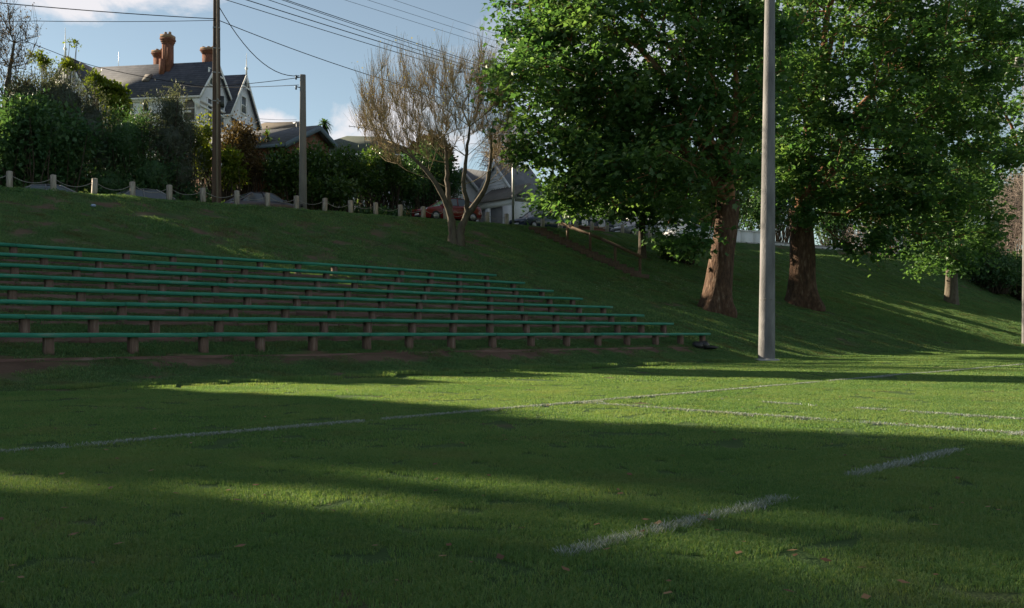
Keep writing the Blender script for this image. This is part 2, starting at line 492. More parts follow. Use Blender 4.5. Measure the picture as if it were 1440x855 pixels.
M['white_car'] = mat('white_car', (0.55, 0.56, 0.58), (0.62, 0.63, 0.65), 1, 0.25, spec=0.6)
M['lamp_glass'] = mat('lamp_glass', (0.5, 0.52, 0.55), (0.65, 0.66, 0.7), 8, 0.12, spec=0.8)
M['tail_red'] = mat('tail_red', (0.45, 0.02, 0.02), (0.55, 0.04, 0.03), 8, 0.2, spec=0.7)
M['tyre'] = mat('tyre', (0.02, 0.02, 0.02), (0.03, 0.03, 0.03), 8, 0.9)
M['blue_litter'] = mat('blue_litter', (0.16, 0.28, 0.55), (0.5, 0.55, 0.65), 30, 0.5)

# bare soil mask shared by the ground and the grass
def bare(p, t):
    X, Y = S_ * t - C_ * p, C_ * t + S_ * p
    n = fbm(X * 1.6, Y * 1.6, 21, 5)
    strip = np.exp(-((p - 18.25) / 0.33) ** 2) * (t < 27.5) * 0.40
    scars = sstep(29.5, 31, p) * (1 - sstep(36.5, 38, p)) * (t < 34) * 0.135
    rows = np.where((p > 19) & (p < 28.3) & (t < 30), 0.03, 0.0)
    return np.clip((n + strip + scars + rows - 0.66) * 6, 0, 1)

# ------------------------------------------------------------------ ground sheet, street
def ground_material():
    m = bpy.data.materials.new('turf_soil')
    m.use_nodes = True
    t = m.node_tree
    b = t.nodes['Principled BSDF']
    b.inputs['Roughness'].default_value = 0.95
    b.inputs['Specular IOR Level'].default_value = 0.1
    g = N(t, 'ShaderNodeNewGeometry')
    n = N(t, 'ShaderNodeTexNoise')
    n.inputs['Scale'].default_value = 1.1
    n.inputs['Detail'].default_value = 9
    n.inputs['Roughness'].default_value = 0.7
    t.links.new(g.outputs['Position'], n.inputs['Vector'])
    gr = ramp(t, n.outputs['Fac'], [(0.3, (0.034, 0.068, 0.022)), (0.55, (0.058, 0.102, 0.032)), (0.75, (0.09, 0.12, 0.045))])
    so = ramp(t, n.outputs['Fac'], [(0.3, (0.080, 0.052, 0.037)), (0.6, (0.150, 0.098, 0.070)), (0.8, (0.21, 0.155, 0.115))])
    a = N(t, 'ShaderNodeAttribute', attribute_name='tint')
    mx = N(t, 'ShaderNodeMix', data_type='RGBA')
    t.links.new(a.outputs['Fac'], mx.inputs['Factor'])
    t.links.new(gr, mx.inputs['A'])
    t.links.new(so, mx.inputs['B'])
    t.links.new(mx.outputs['Result'], b.inputs['Base Color'])
    n2 = N(t, 'ShaderNodeTexNoise')
    n2.inputs['Scale'].default_value = 45
    n2.inputs['Detail'].default_value = 5
    t.links.new(g.outputs['Position'], n2.inputs['Vector'])
    bn = N(t, 'ShaderNodeBump')
    bn.inputs['Strength'].default_value = 0.9
    bn.inputs['Distance'].default_value = 0.03
    t.links.new(n2.outputs['Fac'], bn.inputs['Height'])
    t.links.new(bn.outputs[0], b.inputs['Normal'])
    return m
M['ground'] = ground_material()

def grid(ps, ts, zf, name, m, kind='structure', label=None):
    P, T = np.meshgrid(ps, ts, indexing='ij')
    Z = zf(P, T)
    v = np.stack([S_ * T - C_ * P, C_ * T + S_ * P, Z], -1).reshape(-1, 3)
    a, b = len(ps), len(ts)
    i, j = np.meshgrid(np.arange(a - 1), np.arange(b - 1), indexing='ij')
    q = np.stack([i * b + j, i * b + j + 1, (i + 1) * b + j + 1, (i + 1) * b + j], -1).reshape(-1, 4)
    mb = MB()
    tn = bare(P, T).ravel() if m is M['ground'] else 0.5
    mb.add(v, q[:, ::-1], tn)
    o = mb.build(name, m, smooth=(m is M['ground']))
    return tag(o, label, kind=kind)
def spaced(*segs):
    out = []
    for a, b, n in segs:
        out += list(np.linspace(a, b, n, endpoint=False))
    return out
steps_p = sorted([p - 0.205 for p in ROWP] + [p - 0.195 for p in ROWP])
ps = spaced((-1500, -300, 6), (-300, -60, 12), (-60, -2, 29), (-2, 16, 40), (16, 18.4, 14)) + spaced((18.4, 29, 62), (29, 41, 44), (41, 47, 5), (47, 130, 26), (130, 1500, 12)) + [1500]
ps = sorted(set(ps + steps_p))
ts = spaced((-1500, -300, 6), (-300, -40, 13), (-40, 0, 40), (0, 62, 150), (62, 140, 60), (140, 400, 20), (400, 1500, 10)) + [1500]
grid(np.array(ps), np.array(ts), terrain, 'ground', M['ground'], label='grass playing field rising into a turfed bank')
road_t = np.array(spaced((-60, 0, 20), (0, 140, 70)) + [140])
grid(np.array([41.0, 43.0, 45.0, 47.0]), road_t, lambda p, t: zroad(t) - 0.02 + 0.02 * (1 - abs(p - 44) / 3), 'street', M['asphalt'], label='asphalt street along the top of the bank')
def kerb(p0, p1):
    mb = MB()
    T = road_t
    for i in range(len(T) - 1):
        a, b = T[i], T[i + 1]
        za, zb = float(zroad(a)) - 0.1, float(zroad(b)) - 0.1
        h = 0.24
        v = [PT(p0, a, za), PT(p1, a, za), PT(p1, b, zb), PT(p0, b, zb), PT(p0, a, za + h), PT(p1, a, za + h), PT(p1, b, zb + h), PT(p0, b, zb + h)]
        mb.add(np.array([tuple(x) for x in v]), [[4, 5, 6, 7], [0, 1, 5, 4], [2, 3, 7, 6]])
    tag(mb.build('kerb', M['kerb']), kind='structure')
kerb(40.80, 40.98)
kerb(47.02, 47.2)

# ------------------------------------------------------------------ grass: blades in small patches, scattered over the ground
def patch_mesh(name, size, n, h, wd, lean, seed, m, clump=0.0, dead=0.05):
    rng = np.random.default_rng(seed)
    c = (rng.random((n, 2)) - 0.5) * size
    if clump:
        k = np.exp(-(c ** 2).sum(1) / (2 * (size * 0.28) ** 2))
    else:
        k = np.ones(n)
    hh = h * (0.55 + 0.75 * rng.random(n)) * (1 - clump + clump * k)
    a = rng.random(n) * 2 * math.pi
    r = np.stack([np.cos(a), np.sin(a)], 1)
    la = rng.random(n) * 2 * math.pi
    ln = np.stack([np.cos(la), np.sin(la)], 1) * (lean * hh * (0.3 + rng.random(n)))[:, None]
    w2 = wd * (0.6 + 0.7 * rng.random(n)) / 2
    z0 = np.full(n, -0.012)
    v = np.empty((n, 5, 3), np.float32)
    v[:, 0, :2] = c - r * w2[:, None]; v[:, 0, 2] = z0
    v[:, 1, :2] = c + r * w2[:, None]; v[:, 1, 2] = z0
    v[:, 2, :2] = c + r * (w2 * 0.8)[:, None] + ln * 0.4; v[:, 2, 2] = hh * 0.6
    v[:, 3, :2] = c - r * (w2 * 0.8)[:, None] + ln * 0.4; v[:, 3, 2] = hh * 0.6
    v[:, 4, :2] = c + ln; v[:, 4, 2] = hh * (1 - 0.25 * lean)
    i = np.arange(n)[:, None] * 5
    tn = np.clip(rng.normal(0.45, 0.2, n), 0, 0.9)
    tn[rng.random(n) < dead] = 1.0
    mb = MB()
    mb.add(v.reshape(-1, 3), [i + np.array([[0, 1, 2, 3]]), i + np.array([[3, 2, 4]])], np.repeat(tn, 5))
    me = mb.mesh(name)
    me.materials.append(m)
    return bpy.data.objects.new(name, me)
def scatter(name, pts, rots, scales, idx, protos, label):
    n = len(pts)
    me = bpy.data.meshes.new(name)
    me.vertices.add(n)
    me.vertices.foreach_set('co', np.asarray(pts, np.float32).ravel())
    for nm, ty, key, arr in (('rot', 'FLOAT_VECTOR', 'vector', rots), ('scl', 'FLOAT_VECTOR', 'vector', scales), ('idx', 'INT', 'value', idx)):
        at_ = me.attributes.new(nm, ty, 'POINT')
        at_.data.foreach_set(key, np.asarray(arr, np.int32 if ty == 'INT' else np.float32).ravel())
    o = bpy.data.objects.new(name, me)
    col.objects.link(o)
    g = bpy.data.node_groups.new(name, 'GeometryNodeTree')
    g.interface.new_socket('Geometry', in_out='INPUT', socket_type='NodeSocketGeometry')
    g.interface.new_socket('Geometry', in_out='OUTPUT', socket_type='NodeSocketGeometry')
    gi, go = g.nodes.new('NodeGroupInput'), g.nodes.new('NodeGroupOutput')
    inst = g.nodes.new('GeometryNodeInstanceOnPoints')
    join = g.nodes.new('GeometryNodeJoinGeometry')
    for p in reversed(protos):
        oi = g.nodes.new('GeometryNodeObjectInfo')
        oi.inputs['Object'].default_value = p
        oi.inputs['As Instance'].default_value = True
        g.links.new(oi.outputs['Geometry'], join.inputs[0])
    def named(nm, ty):
        a = g.nodes.new('GeometryNodeInputNamedAttribute')
        a.data_type = ty
        a.inputs['Name'].default_value = nm
        return a.outputs['Attribute']
    g.links.new(gi.outputs[0], inst.inputs['Points'])
    g.links.new(join.outputs[0], inst.inputs['Instance'])
    inst.inputs['Pick Instance'].default_value = True
    g.links.new(named('idx', 'INT'), inst.inputs['Instance Index'])
    g.links.new(named('rot', 'FLOAT_VECTOR'), inst.inputs['Rotation'])
    g.links.new(named('scl', 'FLOAT_VECTOR'), inst.inputs['Scale'])
    g.links.new(inst.outputs[0], go.inputs[0])
    md = o.modifiers.new('scatter', 'NODES')
    md.node_group = g
    return tag(o, label, kind='stuff')
def slope_rots(X, Y, yaw):
    e = 0.15
    p, t = pt_of(X, Y)
    def zz(x, y):
        a, b = pt_of(x, y)
        return terrain(a, b)
    gx = (zz(X + e, Y) - zz(X - e, Y)) / (2 * e)
    gy = (zz(X, Y + e) - zz(X, Y - e)) / (2 * e)
    out = np.zeros((len(X), 3), np.float32)
    for i in range(len(X)):
        gl = math.hypot(gx[i], gy[i])
        if gl < 0.02:
            out[i] = (0, 0, yaw[i])
        else:
            s = min(1.0, 0.6 / gl)
            n = Vector((-gx[i] * s, -gy[i] * s, 1)).normalized()
            q = Vector((0, 0, 1)).rotation_difference(n).to_matrix() @ Matrix.Rotation(yaw[i], 3, 'Z')
            out[i] = q.to_euler()
    return out
def jitter_grid(y0, y1, step, rng, pmax, pmin=-1e9, tmax=1e9, side=0.64, pad=1.2):
    ys = np.arange(y0, y1, step)
    xs = np.arange(-side * y1 - pad, side * y1 + pad, step)
    X, Y = np.meshgrid(xs, ys)
    X = X.ravel() + (rng.random(X.size) - 0.5) * step
    Y = Y.ravel() + (rng.random(Y.size) - 0.5) * step
    p, t = pt_of(X, Y)
    ok = (abs(X) < side * Y + pad) & (p < pmax) & (p > pmin) & (t < tmax)
    return X[ok], Y[ok], p[ok], t[ok]
rng = np.random.default_rng(11)
near = [patch_mesh('blades_near', 0.36, 1250, 0.026, 0.0036, 0.9, 30 + k, M['field_grass']) for k in range(3)]
midp = [patch_mesh('blades_mid', 0.62, 1200, 0.027, 0.0062, 0.85, 40 + k, M['field_grass']) for k in range(3)]
farp = [patch_mesh('blades_far', 1.2, 1300, 0.032, 0.014, 0.8, 50 + k, M['field_grass']) for k in range(3)]
protos = near + midp + farp
PX, PY, PI_, PS = [], [], [], []
for (y0, y1, st, base) in ((2.6, 8.0, 0.27, 0), (7.8, 19.0, 0.50, 3), (18.6, 75.0, 1.0, 6)):
    X, Y, p, t = jitter_grid(y0, y1, st, rng, 17.0)
    PX.append(X); PY.append(Y); PI_.append(base + rng.integers(0, 3, len(X)))
    tall = 0.75 + 0.55 * fbm(X * 0.8, Y * 0.8, 3, 3) + 1.6 * sstep(15.4, 16.9, p) * fbm(X * 0.6, Y * 0.6, 5, 2)
    PS.append(tall)
X, Y, ii, tall = map(np.concatenate, (PX, PY, PI_, PS))
p, t = pt_of(X, Y)
Z = terrain(p, t)
yaw = rng.random(len(X)) * 6.283
rots = np.zeros((len(X), 3)); rots[:, 2] = yaw
scatter('field_grass', np.stack([X, Y, Z], 1), rots, np.stack([np.ones_like(tall), np.ones_like(tall), tall], 1), ii, protos, 'short mown grass of the playing field')
# rougher turf on the bank
tufts = [patch_mesh('turf_tuft', 0.55, 300, 0.085, 0.010, 0.9, 60 + k, M['bank_grass'], 0.45, 0.10) for k in range(4)]
tufts_far = [patch_mesh('turf_far', 0.95, 300, 0.10, 0.022, 0.85, 70 + k, M['bank_grass'], 0.35, 0.10) for k in range(4)]
PX, PY, PI_ = [], [], []
for (y0, y1, st, base) in ((8.0, 34.0, 0.34, 0), (33.6, 125.0, 0.62, 4)):
    X, Y, p, t = jitter_grid(y0, y1, st, rng, 40.3, 16.7, side=0.60)
    PX.append(X); PY.append(Y); PI_.append(base + rng.integers(0, 4, len(X)))
X, Y, ii = map(np.concatenate, (PX, PY, PI_))
p, t = pt_of(X, Y)
keep = rng.random(len(X)) > bare(p, t) * 0.93
for pr in ROWP:                                   # nothing grows through a sleeper
    keep &= ~((np.abs(p - (pr - 0.25)) < 0.055) & (t < 29.8))
X, Y, ii, p, t = X[keep], Y[keep], ii[keep], p[keep], t[keep]
Z = terrain(p, t)
clump = fbm(X * 1.3, Y * 1.3, 9, 3)
tall = 0.35 + 1.1 * clump ** 1.6
tall = np.where((p > 18.6) & (p < 28.2) & (t < 30), tall * 0.85 + 0.15, tall)
tall = np.where(t > 33, tall * 0.8 + 1.0 * sstep(50, 58, t) * (p < 29), tall)
rots = slope_rots(X, Y, rng.random(len(X)) * 6.283)
scatter('bank_grass', np.stack([X, Y, Z], 1), rots, np.stack([np.ones_like(tall), np.ones_like(tall), tall], 1), ii, tufts + tufts_far, 'rough tufted grass on the sloping bank')

# fallen leaves on the field, daisies on the bank: small single faces, lying on the blades
def litter(name, XY, size, m, lift, label, rng, tilt=0.5):
    X, Y = XY
    p, t = pt_of(X, Y)
    Z = terrain(p, t) + lift
    n = len(X)
    a = rng.random(n) * 6.283
    s = size * (0.5 + 0.9 * rng.random(n))
    f = np.stack([np.cos(a), np.sin(a), (rng.random(n) - 0.5) * tilt], 1) * s[:, None]
    r = np.stack([-np.sin(a), np.cos(a), (rng.random(n) - 0.5) * tilt], 1) * (s * 0.7)[:, None]
    c = np.stack([X, Y, Z], 1)
    v = np.stack([c - f * 0.5, c + r * 0.5 - f * 0.1, c + f * 0.55, c - r * 0.5 - f * 0.05, c + np.array([0, 0, 1]) * (s * 0.05)[:, None]], 1)
    i = np.arange(n)[:, None] * 5
    mb = MB()
    mb.add(v.reshape(-1, 3), [i + np.array([[0, 1, 4]]), i + np.array([[1, 2, 4]]), i + np.array([[2, 3, 4]]), i + np.array([[3, 0, 4]])], np.repeat(rng.random(n), 5))
    return tag(mb.build(name, m), label, kind='stuff')
Y = 3.4 + 30 * rng.random(520) ** 1.25
X = (rng.random(520) - 0.5) * 1.25 * Y
litter('fallen_leaves', (X, Y), 0.042, M['dry_leaf'], 0.03, 'small brown dead leaves lying on the field', rng)
D = []
for (x, y, rx, ry, n) in ((880, 405, 60, 9, 260), (940, 400, 45, 10, 170), (655, 345, 22, 9, 60), (600, 315, 25, 6, 40), (985, 375, 22, 14, 120), (700, 352, 50, 18, 40), (760, 483, 45, 6, 30)):
    for k in range(n // 6):
        h_ = hit(x + rng.normal(0, rx * 0.5), y + rng.normal(0, ry * 0.5))
        D += [(h_.x + rng.normal(0, 0.35), h_.y + rng.normal(0, 0.35)) for _ in range(6)]
D = np.array(D)
litter('daisies', (D[:, 0], D[:, 1]), 0.045, M['flower'], 0.085, 'scattered white daisies in the bank grass', rng)

# ------------------------------------------------------------------ painted field lines: bands of chalked blades with a thin chalk bed
def line_world(a, b):
    def g(x, y):
        Y = EYE * F / (y - HORIZON)
        return np.array([(x - 720) / F * Y, Y])
    return g(*a), g(*b)
def field_line(name, label, ends, width, seed, fade=0.0, ext=(0, 0)):
    rng = np.random.default_rng(seed)
    A, B = line_world(*ends)
    d = (B - A) / np.linalg.norm(B - A)
    A, B = A - d * ext[0], B + d * ext[1]
    L = np.linalg.norm(B - A)
    nrm = np.array([-d[1], d[0]])
    mb = MB()
    ns = max(2, int(L / 0.05))
    s = np.linspace(0, L, ns)
    ed = width / 2 * (0.55 + 0.5 * vnoise(s * 9, s * 0 + seed, 4))
    ed2 = width / 2 * (0.55 + 0.5 * vnoise(s * 9, s * 0 + seed + 9, 4))
    c = A + s[:, None] * d
    v = np.empty((ns, 2, 3)); v[:, :, 2] = 0.0
    v[:, 0, :2] = c + nrm * ed[:, None]; v[:, 1, :2] = c - nrm * ed2[:, None]
    p_, t_ = pt_of(v[..., 0], v[..., 1])
    v[..., 2] = terrain(p_, t_) + 0.006
    i = np.arange(ns - 1)
    if fade < 0.4:
        mb.add(v.reshape(-1, 3), np.stack([i * 2, i * 2 + 1, i * 2 + 3, i * 2 + 2], 1), 0.25)
    # blades: fewer and wider with distance
    ym = max(3.0, min(A[1], B[1]))
    dens = 9500 if ym < 9 else (4500 if ym < 16 else 2000)
    n = int(L * width * dens)
    u = rng.random(n) * L
    q = np.clip(rng.normal(0, 0.30, n), -0.75, 0.75) * width
    ok = fbm(u * 1.6, q * 7 + seed, 17, 4) > fade + 0.10 * rng.random(n)
    u, q = u[ok], q[ok]
    n = len(u)
    ctr = A + u[:, None] * d + q[:, None] * nrm
    p_, t_ = pt_of(ctr[:, 0], ctr[:, 1])
    z = terrain(p_, t_)
    dist = np.maximum(ctr[:, 1], 3)
    wd = np.clip(0.0011 * dist, 0.004, 0.02)
    a = rng.random(n) * 6.283
    r = np.stack([np.cos(a), np.sin(a)], 1) * (wd / 2)[:, None]
    la = rng.random(n) * 6.283
    h = 0.030 * (0.6 + 0.7 * rng.random(n))
    ln = np.stack([np.cos(la), np.sin(la)], 1) * (h * 0.8)[:, None]
    v = np.empty((n, 4, 3), np.float32)
    v[:, 0, :2] = ctr - r; v[:, 0, 2] = z
    v[:, 1, :2] = ctr + r; v[:, 1, 2] = z
    v[:, 2, :2] = ctr + r * 0.5 + ln; v[:, 2, 2] = z + h
    v[:, 3, :2] = ctr - r * 0.5 + ln; v[:, 3, 2] = z + h
    mb.add(v.reshape(-1, 3), np.arange(n)[:, None] * 4 + np.array([[0, 1, 2, 3]]), np.repeat(rng.random(n), 4))
    o = mb.build(name, M['chalk_grass'])
    return tag(o, label, kind='structure')
field_line('touch_line', 'long white chalk touch line across the field', ((0, 638), (1440, 513)), 0.085, 1, 0.26, (3, 8))
field_line('goal_line', 'white chalk line leaving the touch line at the corner', ((812, 567), (1432, 612)), 0.075, 2, 0.32, (0, 2))
field_line('faint_line', 'faint worn chalk line beyond the goal line', ((1000, 562), (1440, 592)), 0.07, 3, 0.46, (0, 2))
field_line('stub_line', 'short thick chalk mark at the end of the line', ((1420, 613.5), (1460, 610)), 0.12, 4, 0.30)
field_line('dash_mark', 'near white chalk dash on the shaded grass', ((790, 785), (1102, 703)), 0.10, 5, 0.16)
field_line('dash_mark', 'farther white chalk dash reaching the sunlit grass', ((1198, 672), (1346, 635)), 0.10, 6, 0.18)
field_line('corner_mark', 'short chalk overrun where the two lines meet', ((805, 567.5), (850, 566.5)), 0.14, 8, 0.34)

# ------------------------------------------------------------------ terraced benches
LEGS = [
    [68, 188, 287, 366, 440, 515, 576, 635, 693, 747, 796, 841, 882, 922, 957, 987],
    [33, 130, 217, 308, 382, 455, 517, 579, 637, 689, 740, 782, 826, 868, 902, 933],
    [79, 173, 258, 329, 402, 466, 524, 587, 638, 689, 737, 782, 819, 859, 891],
    [16, 114, 202, 277.5, 347.6, 417, 478, 537, 589, 640, 689, 732, 775, 814, 848],
    [67.5, 154, 228, 302, 372, 435, 488, 548, 595, 645, 689, 732, 773, 805],
    [21, 108, 183, 258, 323, 391, 446, 499, 549, 600.6, 646, 686, 724, 762],
    [61.5, 140, 214, 279.6, 344, 403.5, 459, 510, 559, 604.5, 646, 685, 721],
    [20, 109, 176.5, 243, 308, 365, 419, 470, 517.5, 565, 606, 646, 684]]
ROWNAME = ['lowest bench beside the field', 'second bench up from the field', 'third bench up from the field', 'fourth bench up from the field',
           'fifth bench up from the field', 'sixth bench up from the field', 'seventh bench up, just below the highest', 'highest and shortest bench']
rnd = random.Random(5)
leg_meshes, sleeper_meshes = [], []
for k in range(3):
    mb = MB().box((0, 0, 0), (0.165, 0.165, 0.56), 0.02 * (k - 1), 0.985)
    me = mb.mesh('leg'); me.materials.append(M['post_wood']); leg_meshes.append(me)
def plank_mesh(L, seed):
    rr = random.Random(seed)
    n = max(2, int(L / 0.6))
    xs = np.linspace(0, L, n + 1)
    v = []
    for i, x in enumerate(xs):
        dz = rr.uniform(-0.006, 0.006) if 0 < i < n else 0
        dy = rr.uniform(-0.004, 0.004)
        for (y, z) in ((-0.15, -0.045), (-0.15, 0.034), (-0.142, 0.042), (0.142, 0.042), (0.15, 0.034), (0.15, -0.045)):
            v.append((x, y + dy, z + dz))
    q = []
    for i in range(n):
        for j in range(6):
            q.append((i * 6 + j, (i + 1) * 6 + j, (i + 1) * 6 + (j + 1) % 6, i * 6 + (j + 1) % 6))
    mb = MB().add(v, [np.array(q), np.array([[0, 1, 2, 3, 4, 5]]), np.array([[n * 6 + k for k in (5, 4, 3, 2, 1, 0)]])])
    me = mb.mesh('seat_plank'); me.materials.append(M['green_paint'])
    return me
for i in range(8):
    p0, zs, te = ROWP[i], ROWZ[i], ROW_END[i]
    tl = [t_at(p0, x) for x in LEGS[i]]
    tl = [tl[0] - 1.5 * k for k in (3, 2, 1)] + tl
    t0 = tl[0] - 0.3
    org = PT(p0, t0, GRND[i])
    root = empty('terrace_bench', 'green plank bench on brown posts, ' + ROWNAME[i], 'bench', org, ROT, 'rows of terraced spectator benches')
    for k, tt in enumerate(tl):
        share('leg', leg_meshes[rnd.randrange(3)], root, (tt - t0 + rnd.uniform(-0.02, 0.02), rnd.uniform(-0.015, 0.015), 0.365 - 0.28 + rnd.uniform(-0.002, 0.0)), rnd.uniform(-0.05, 0.05))
    # planks meet over legs
    cuts = [0.0] + [tl[k] - t0 for k in range(2 + i % 3, len(tl) - 2, 3)] + [te - t0]
    for k in range(len(cuts) - 1):
        share('seat_plank', plank_mesh(cuts[k + 1] - cuts[k] - 0.012, i * 20 + k), root, (cuts[k] + 0.006, 0, 0.45 - 0.042 + rnd.uniform(-0.005, 0.005)))
    # timber edging under each row
    hgt = (0.10 if i == 0 else 0.155)
    zt = GRND[i] + 0.008
    ed = empty('timber_edging', 'weathered timber edging under the ' + ROWNAME[i], 'edging', PT(p0 - 0.25, t0, zt), ROT, 'timber edgings of the terraces')
    x, j = 0.0, 0
    Lend = te - t0 - (0.5 if i else 0.35)
    while x < Lend - 0.4:
        L = min(3.0, Lend - x)
        me = MB().box((L / 2 - 0.01, 0, -0.14), (L - 0.02, 0.095, 0.28)).mesh('sleeper')
        me.materials.append(M['sleeper_wood'])
        share('sleeper', me, ed, (x, rnd.uniform(-0.012, 0.012), rnd.uniform(-0.014, 0.008) + (-0.045 if i == 0 else 0)), rnd.uniform(-0.002, 0.002))
        x += L
        j += 1

# ------------------------------------------------------------------ bollards with chains along the bank top
bol_meshes = []
for k in range(3):
    rr = random.Random(k)
    mb = MB()
    mb.box((0, 0, 0.17), (0.185, 0.185, 1.0), 0, 0.985)
    mb.add([(-0.091, -0.091, 0.671), (0.091, -0.091, 0.671), (0.091, 0.091, 0.671), (-0.091, 0.091, 0.671), (rr.uniform(-.02, .02), 0, 0.70)], [[0, 1, 4], [1, 2, 4], [2, 3, 4], [3, 0, 4]])
    me = mb.mesh('bollard'); me.materials.append(M['bollard_wood']); bol_meshes.append(me)
tb0 = t_at(39.0, 13)
dtb = (t_at(39.0, 563) - tb0) / 12.0
BOL = {0: 'square wooden bollard nearest the left edge of the picture', 1: 'square wooden bollard standing in the small sunlit patch of grass',
       2: 'square wooden bollard just after the sunlit patch of grass', 3: 'square wooden bollard in front of the low car roof peeping over the bank',
       4: 'square wooden bollard two posts left of the brown power pole', 5: 'square wooden bollard just left of the brown power pole',
       6: 'square wooden bollard just right of the brown power pole', 7: 'square wooden bollard in front of the dark parked car',
       8: 'square wooden bollard touching the left side of the grey concrete pole', 9: 'square wooden bollard just right of the grey concrete pole',
       10: 'square wooden bollard below the right half of the clipped hedge', 11: 'square wooden bollard two posts left of the red car',
       12: 'square wooden bollard just left of the red car', 13: 'square wooden bollard in front of the red car headlights',
       14: 'square wooden bollard in front of the red car bonnet', 15: 'square wooden bollard hidden behind the trunk of the bare tree', 16: 'square wooden bollard at the tail of the red car',
       17: 'square wooden bollard before the white garage wall', 19: 'square wooden bollard at the top of the timber steps',
       20: 'square wooden bollard right of the top of the steps', 21: 'square wooden bollard behind the top of the timber handrail', 22: 'square wooden bollard before the brick wall of the red roofed house',
       23: 'square wooden bollard by the thin dark tree trunk', 24: 'square wooden bollard before the grey car behind the bank', 25: 'square wooden bollard right of the thin dark tree trunk',
       26: 'square wooden bollard low under the plane leaves', 27: 'square wooden bollard before the pale wall under the plane leaves', 28: 'rightmost square wooden bollard, under the plane leaves'}
bpos = []
for k in range(-1, 29):
    if k == 18:
        continue
    t = tb0 + k * dtb
    p = 39.0 + rnd.uniform(-0.05, 0.05)
    z = float(terrain(p, t))
    o = share('bollard', bol_meshes[k % 3], None, PT(p, t, z), ROT + rnd.uniform(-0.08, 0.08))
    o.rotation_euler[0] = rnd.uniform(-0.03, 0.03)
    o.rotation_euler[1] = rnd.uniform(-0.03, 0.03)
    tag(o, BOL.get(k, 'square wooden bollard along the bank beyond the left edge of the picture'), 'bollard', 'wooden bollards along the top of the bank')
    bpos.append((k, Vector(o.location)))
for (k0, a), (k1, b) in zip(bpos, bpos[1:]):
    if k1 - k0 != 1:
        continue
    a, b = a + Vector((0, 0, 0.50)), b + Vector((0, 0, 0.50))
    d = (b - a).normalized() * 0.09
    s = np.linspace(0, 1, 13)
    pts = np.array([tuple((a + d).lerp(b - d, x)) for x in s])
    pts[:, 2] -= 4 * (0.20 + rnd.uniform(-0.03, 0.04)) * s * (1 - s)
    o = MB().tube(pts, 0.014, 5).build('chain', M['chain'], smooth=True)
    nm = BOL.get(k0, '').replace('square wooden ', '')
    tag(o, ('chain sagging from the ' + nm) if nm else 'sagging chain beyond the left edge of the picture', 'chain', 'chains between the bollards')

# ------------------------------------------------------------------ trees and shrubs
PLANE_LEAF = (np.array([(0, 0, 0), (0, 1, -0.10), (-0.20, 0.58, 0.05), (-0.52, 0.50, -0.02), (-0.30, 0.12, 0.03), (0.20, 0.58, 0.05), (0.52, 0.50, -0.02), (0.30, 0.12, 0.03)], float),
              [np.array([[0, 1, 2, 3, 4]]), np.array([[0, 7, 6, 5, 1]])])
OVAL_LEAF = (np.array([(0, 0, 0), (0.30, 0.45, 0.07), (0, 1, -0.06), (-0.30, 0.45, 0.07)], float), [np.array([[0, 1, 2]]), np.array([[0, 2, 3]])])
BLADE_LEAF = (np.array([(0, 0, 0), (0.13, 0.45, 0.04), (0, 1, -0.05), (-0.13, 0.45, 0.04)], float), [np.array([[0, 1, 2]]), np.array([[0, 2, 3]])])
def add_leaves(mb, c, f, n, size, tint, tpl):
    """c centres, f leaf directions, n rough normals"""
    f = f / (np.linalg.norm(f, axis=1)[:, None] + 1e-9)
    r = np.cross(f, n)
    r /= np.linalg.norm(r, axis=1)[:, None] + 1e-9
    n = np.cross(r, f)
    T, faces = tpl
    k = len(T)
    v = c[:, None] + size[:, None, None] * (r[:, None] * T[None, :, 0, None] + f[:, None] * T[None, :, 1, None] + n[:, None] * T[None, :, 2, None])
    i = np.arange(len(c))[:, None] * k
    mb.add(v.reshape(-1, 3), [i + fa for fa in faces], np.repeat(tint, k))
def blob_points(rng, blobs, n, shell=0.45):
    """points inside ellipsoids (centre, radii), crowded towards their skins"""
    vol = np.array([b[1][0] * b[1][1] * b[1][2] for b in blobs]) ** 0.8
    pick = rng.choice(len(blobs), n, p=vol / vol.sum())
    d = rng.normal(size=(n, 3))
    d /= np.linalg.norm(d, axis=1)[:, None]
    r = rng.random(n) ** shell
    c = np.array([b[0] for b in blobs], float)[pick]
    s = np.array([b[1] for b in blobs], float)[pick]
    return c + d * s * r[:, None], d
def px_blob(x, y, rx, ry, Y, dy):
    c = at(x, y, Y)
    return (tuple(c), (rx / F * Y, dy, ry / F * Y))
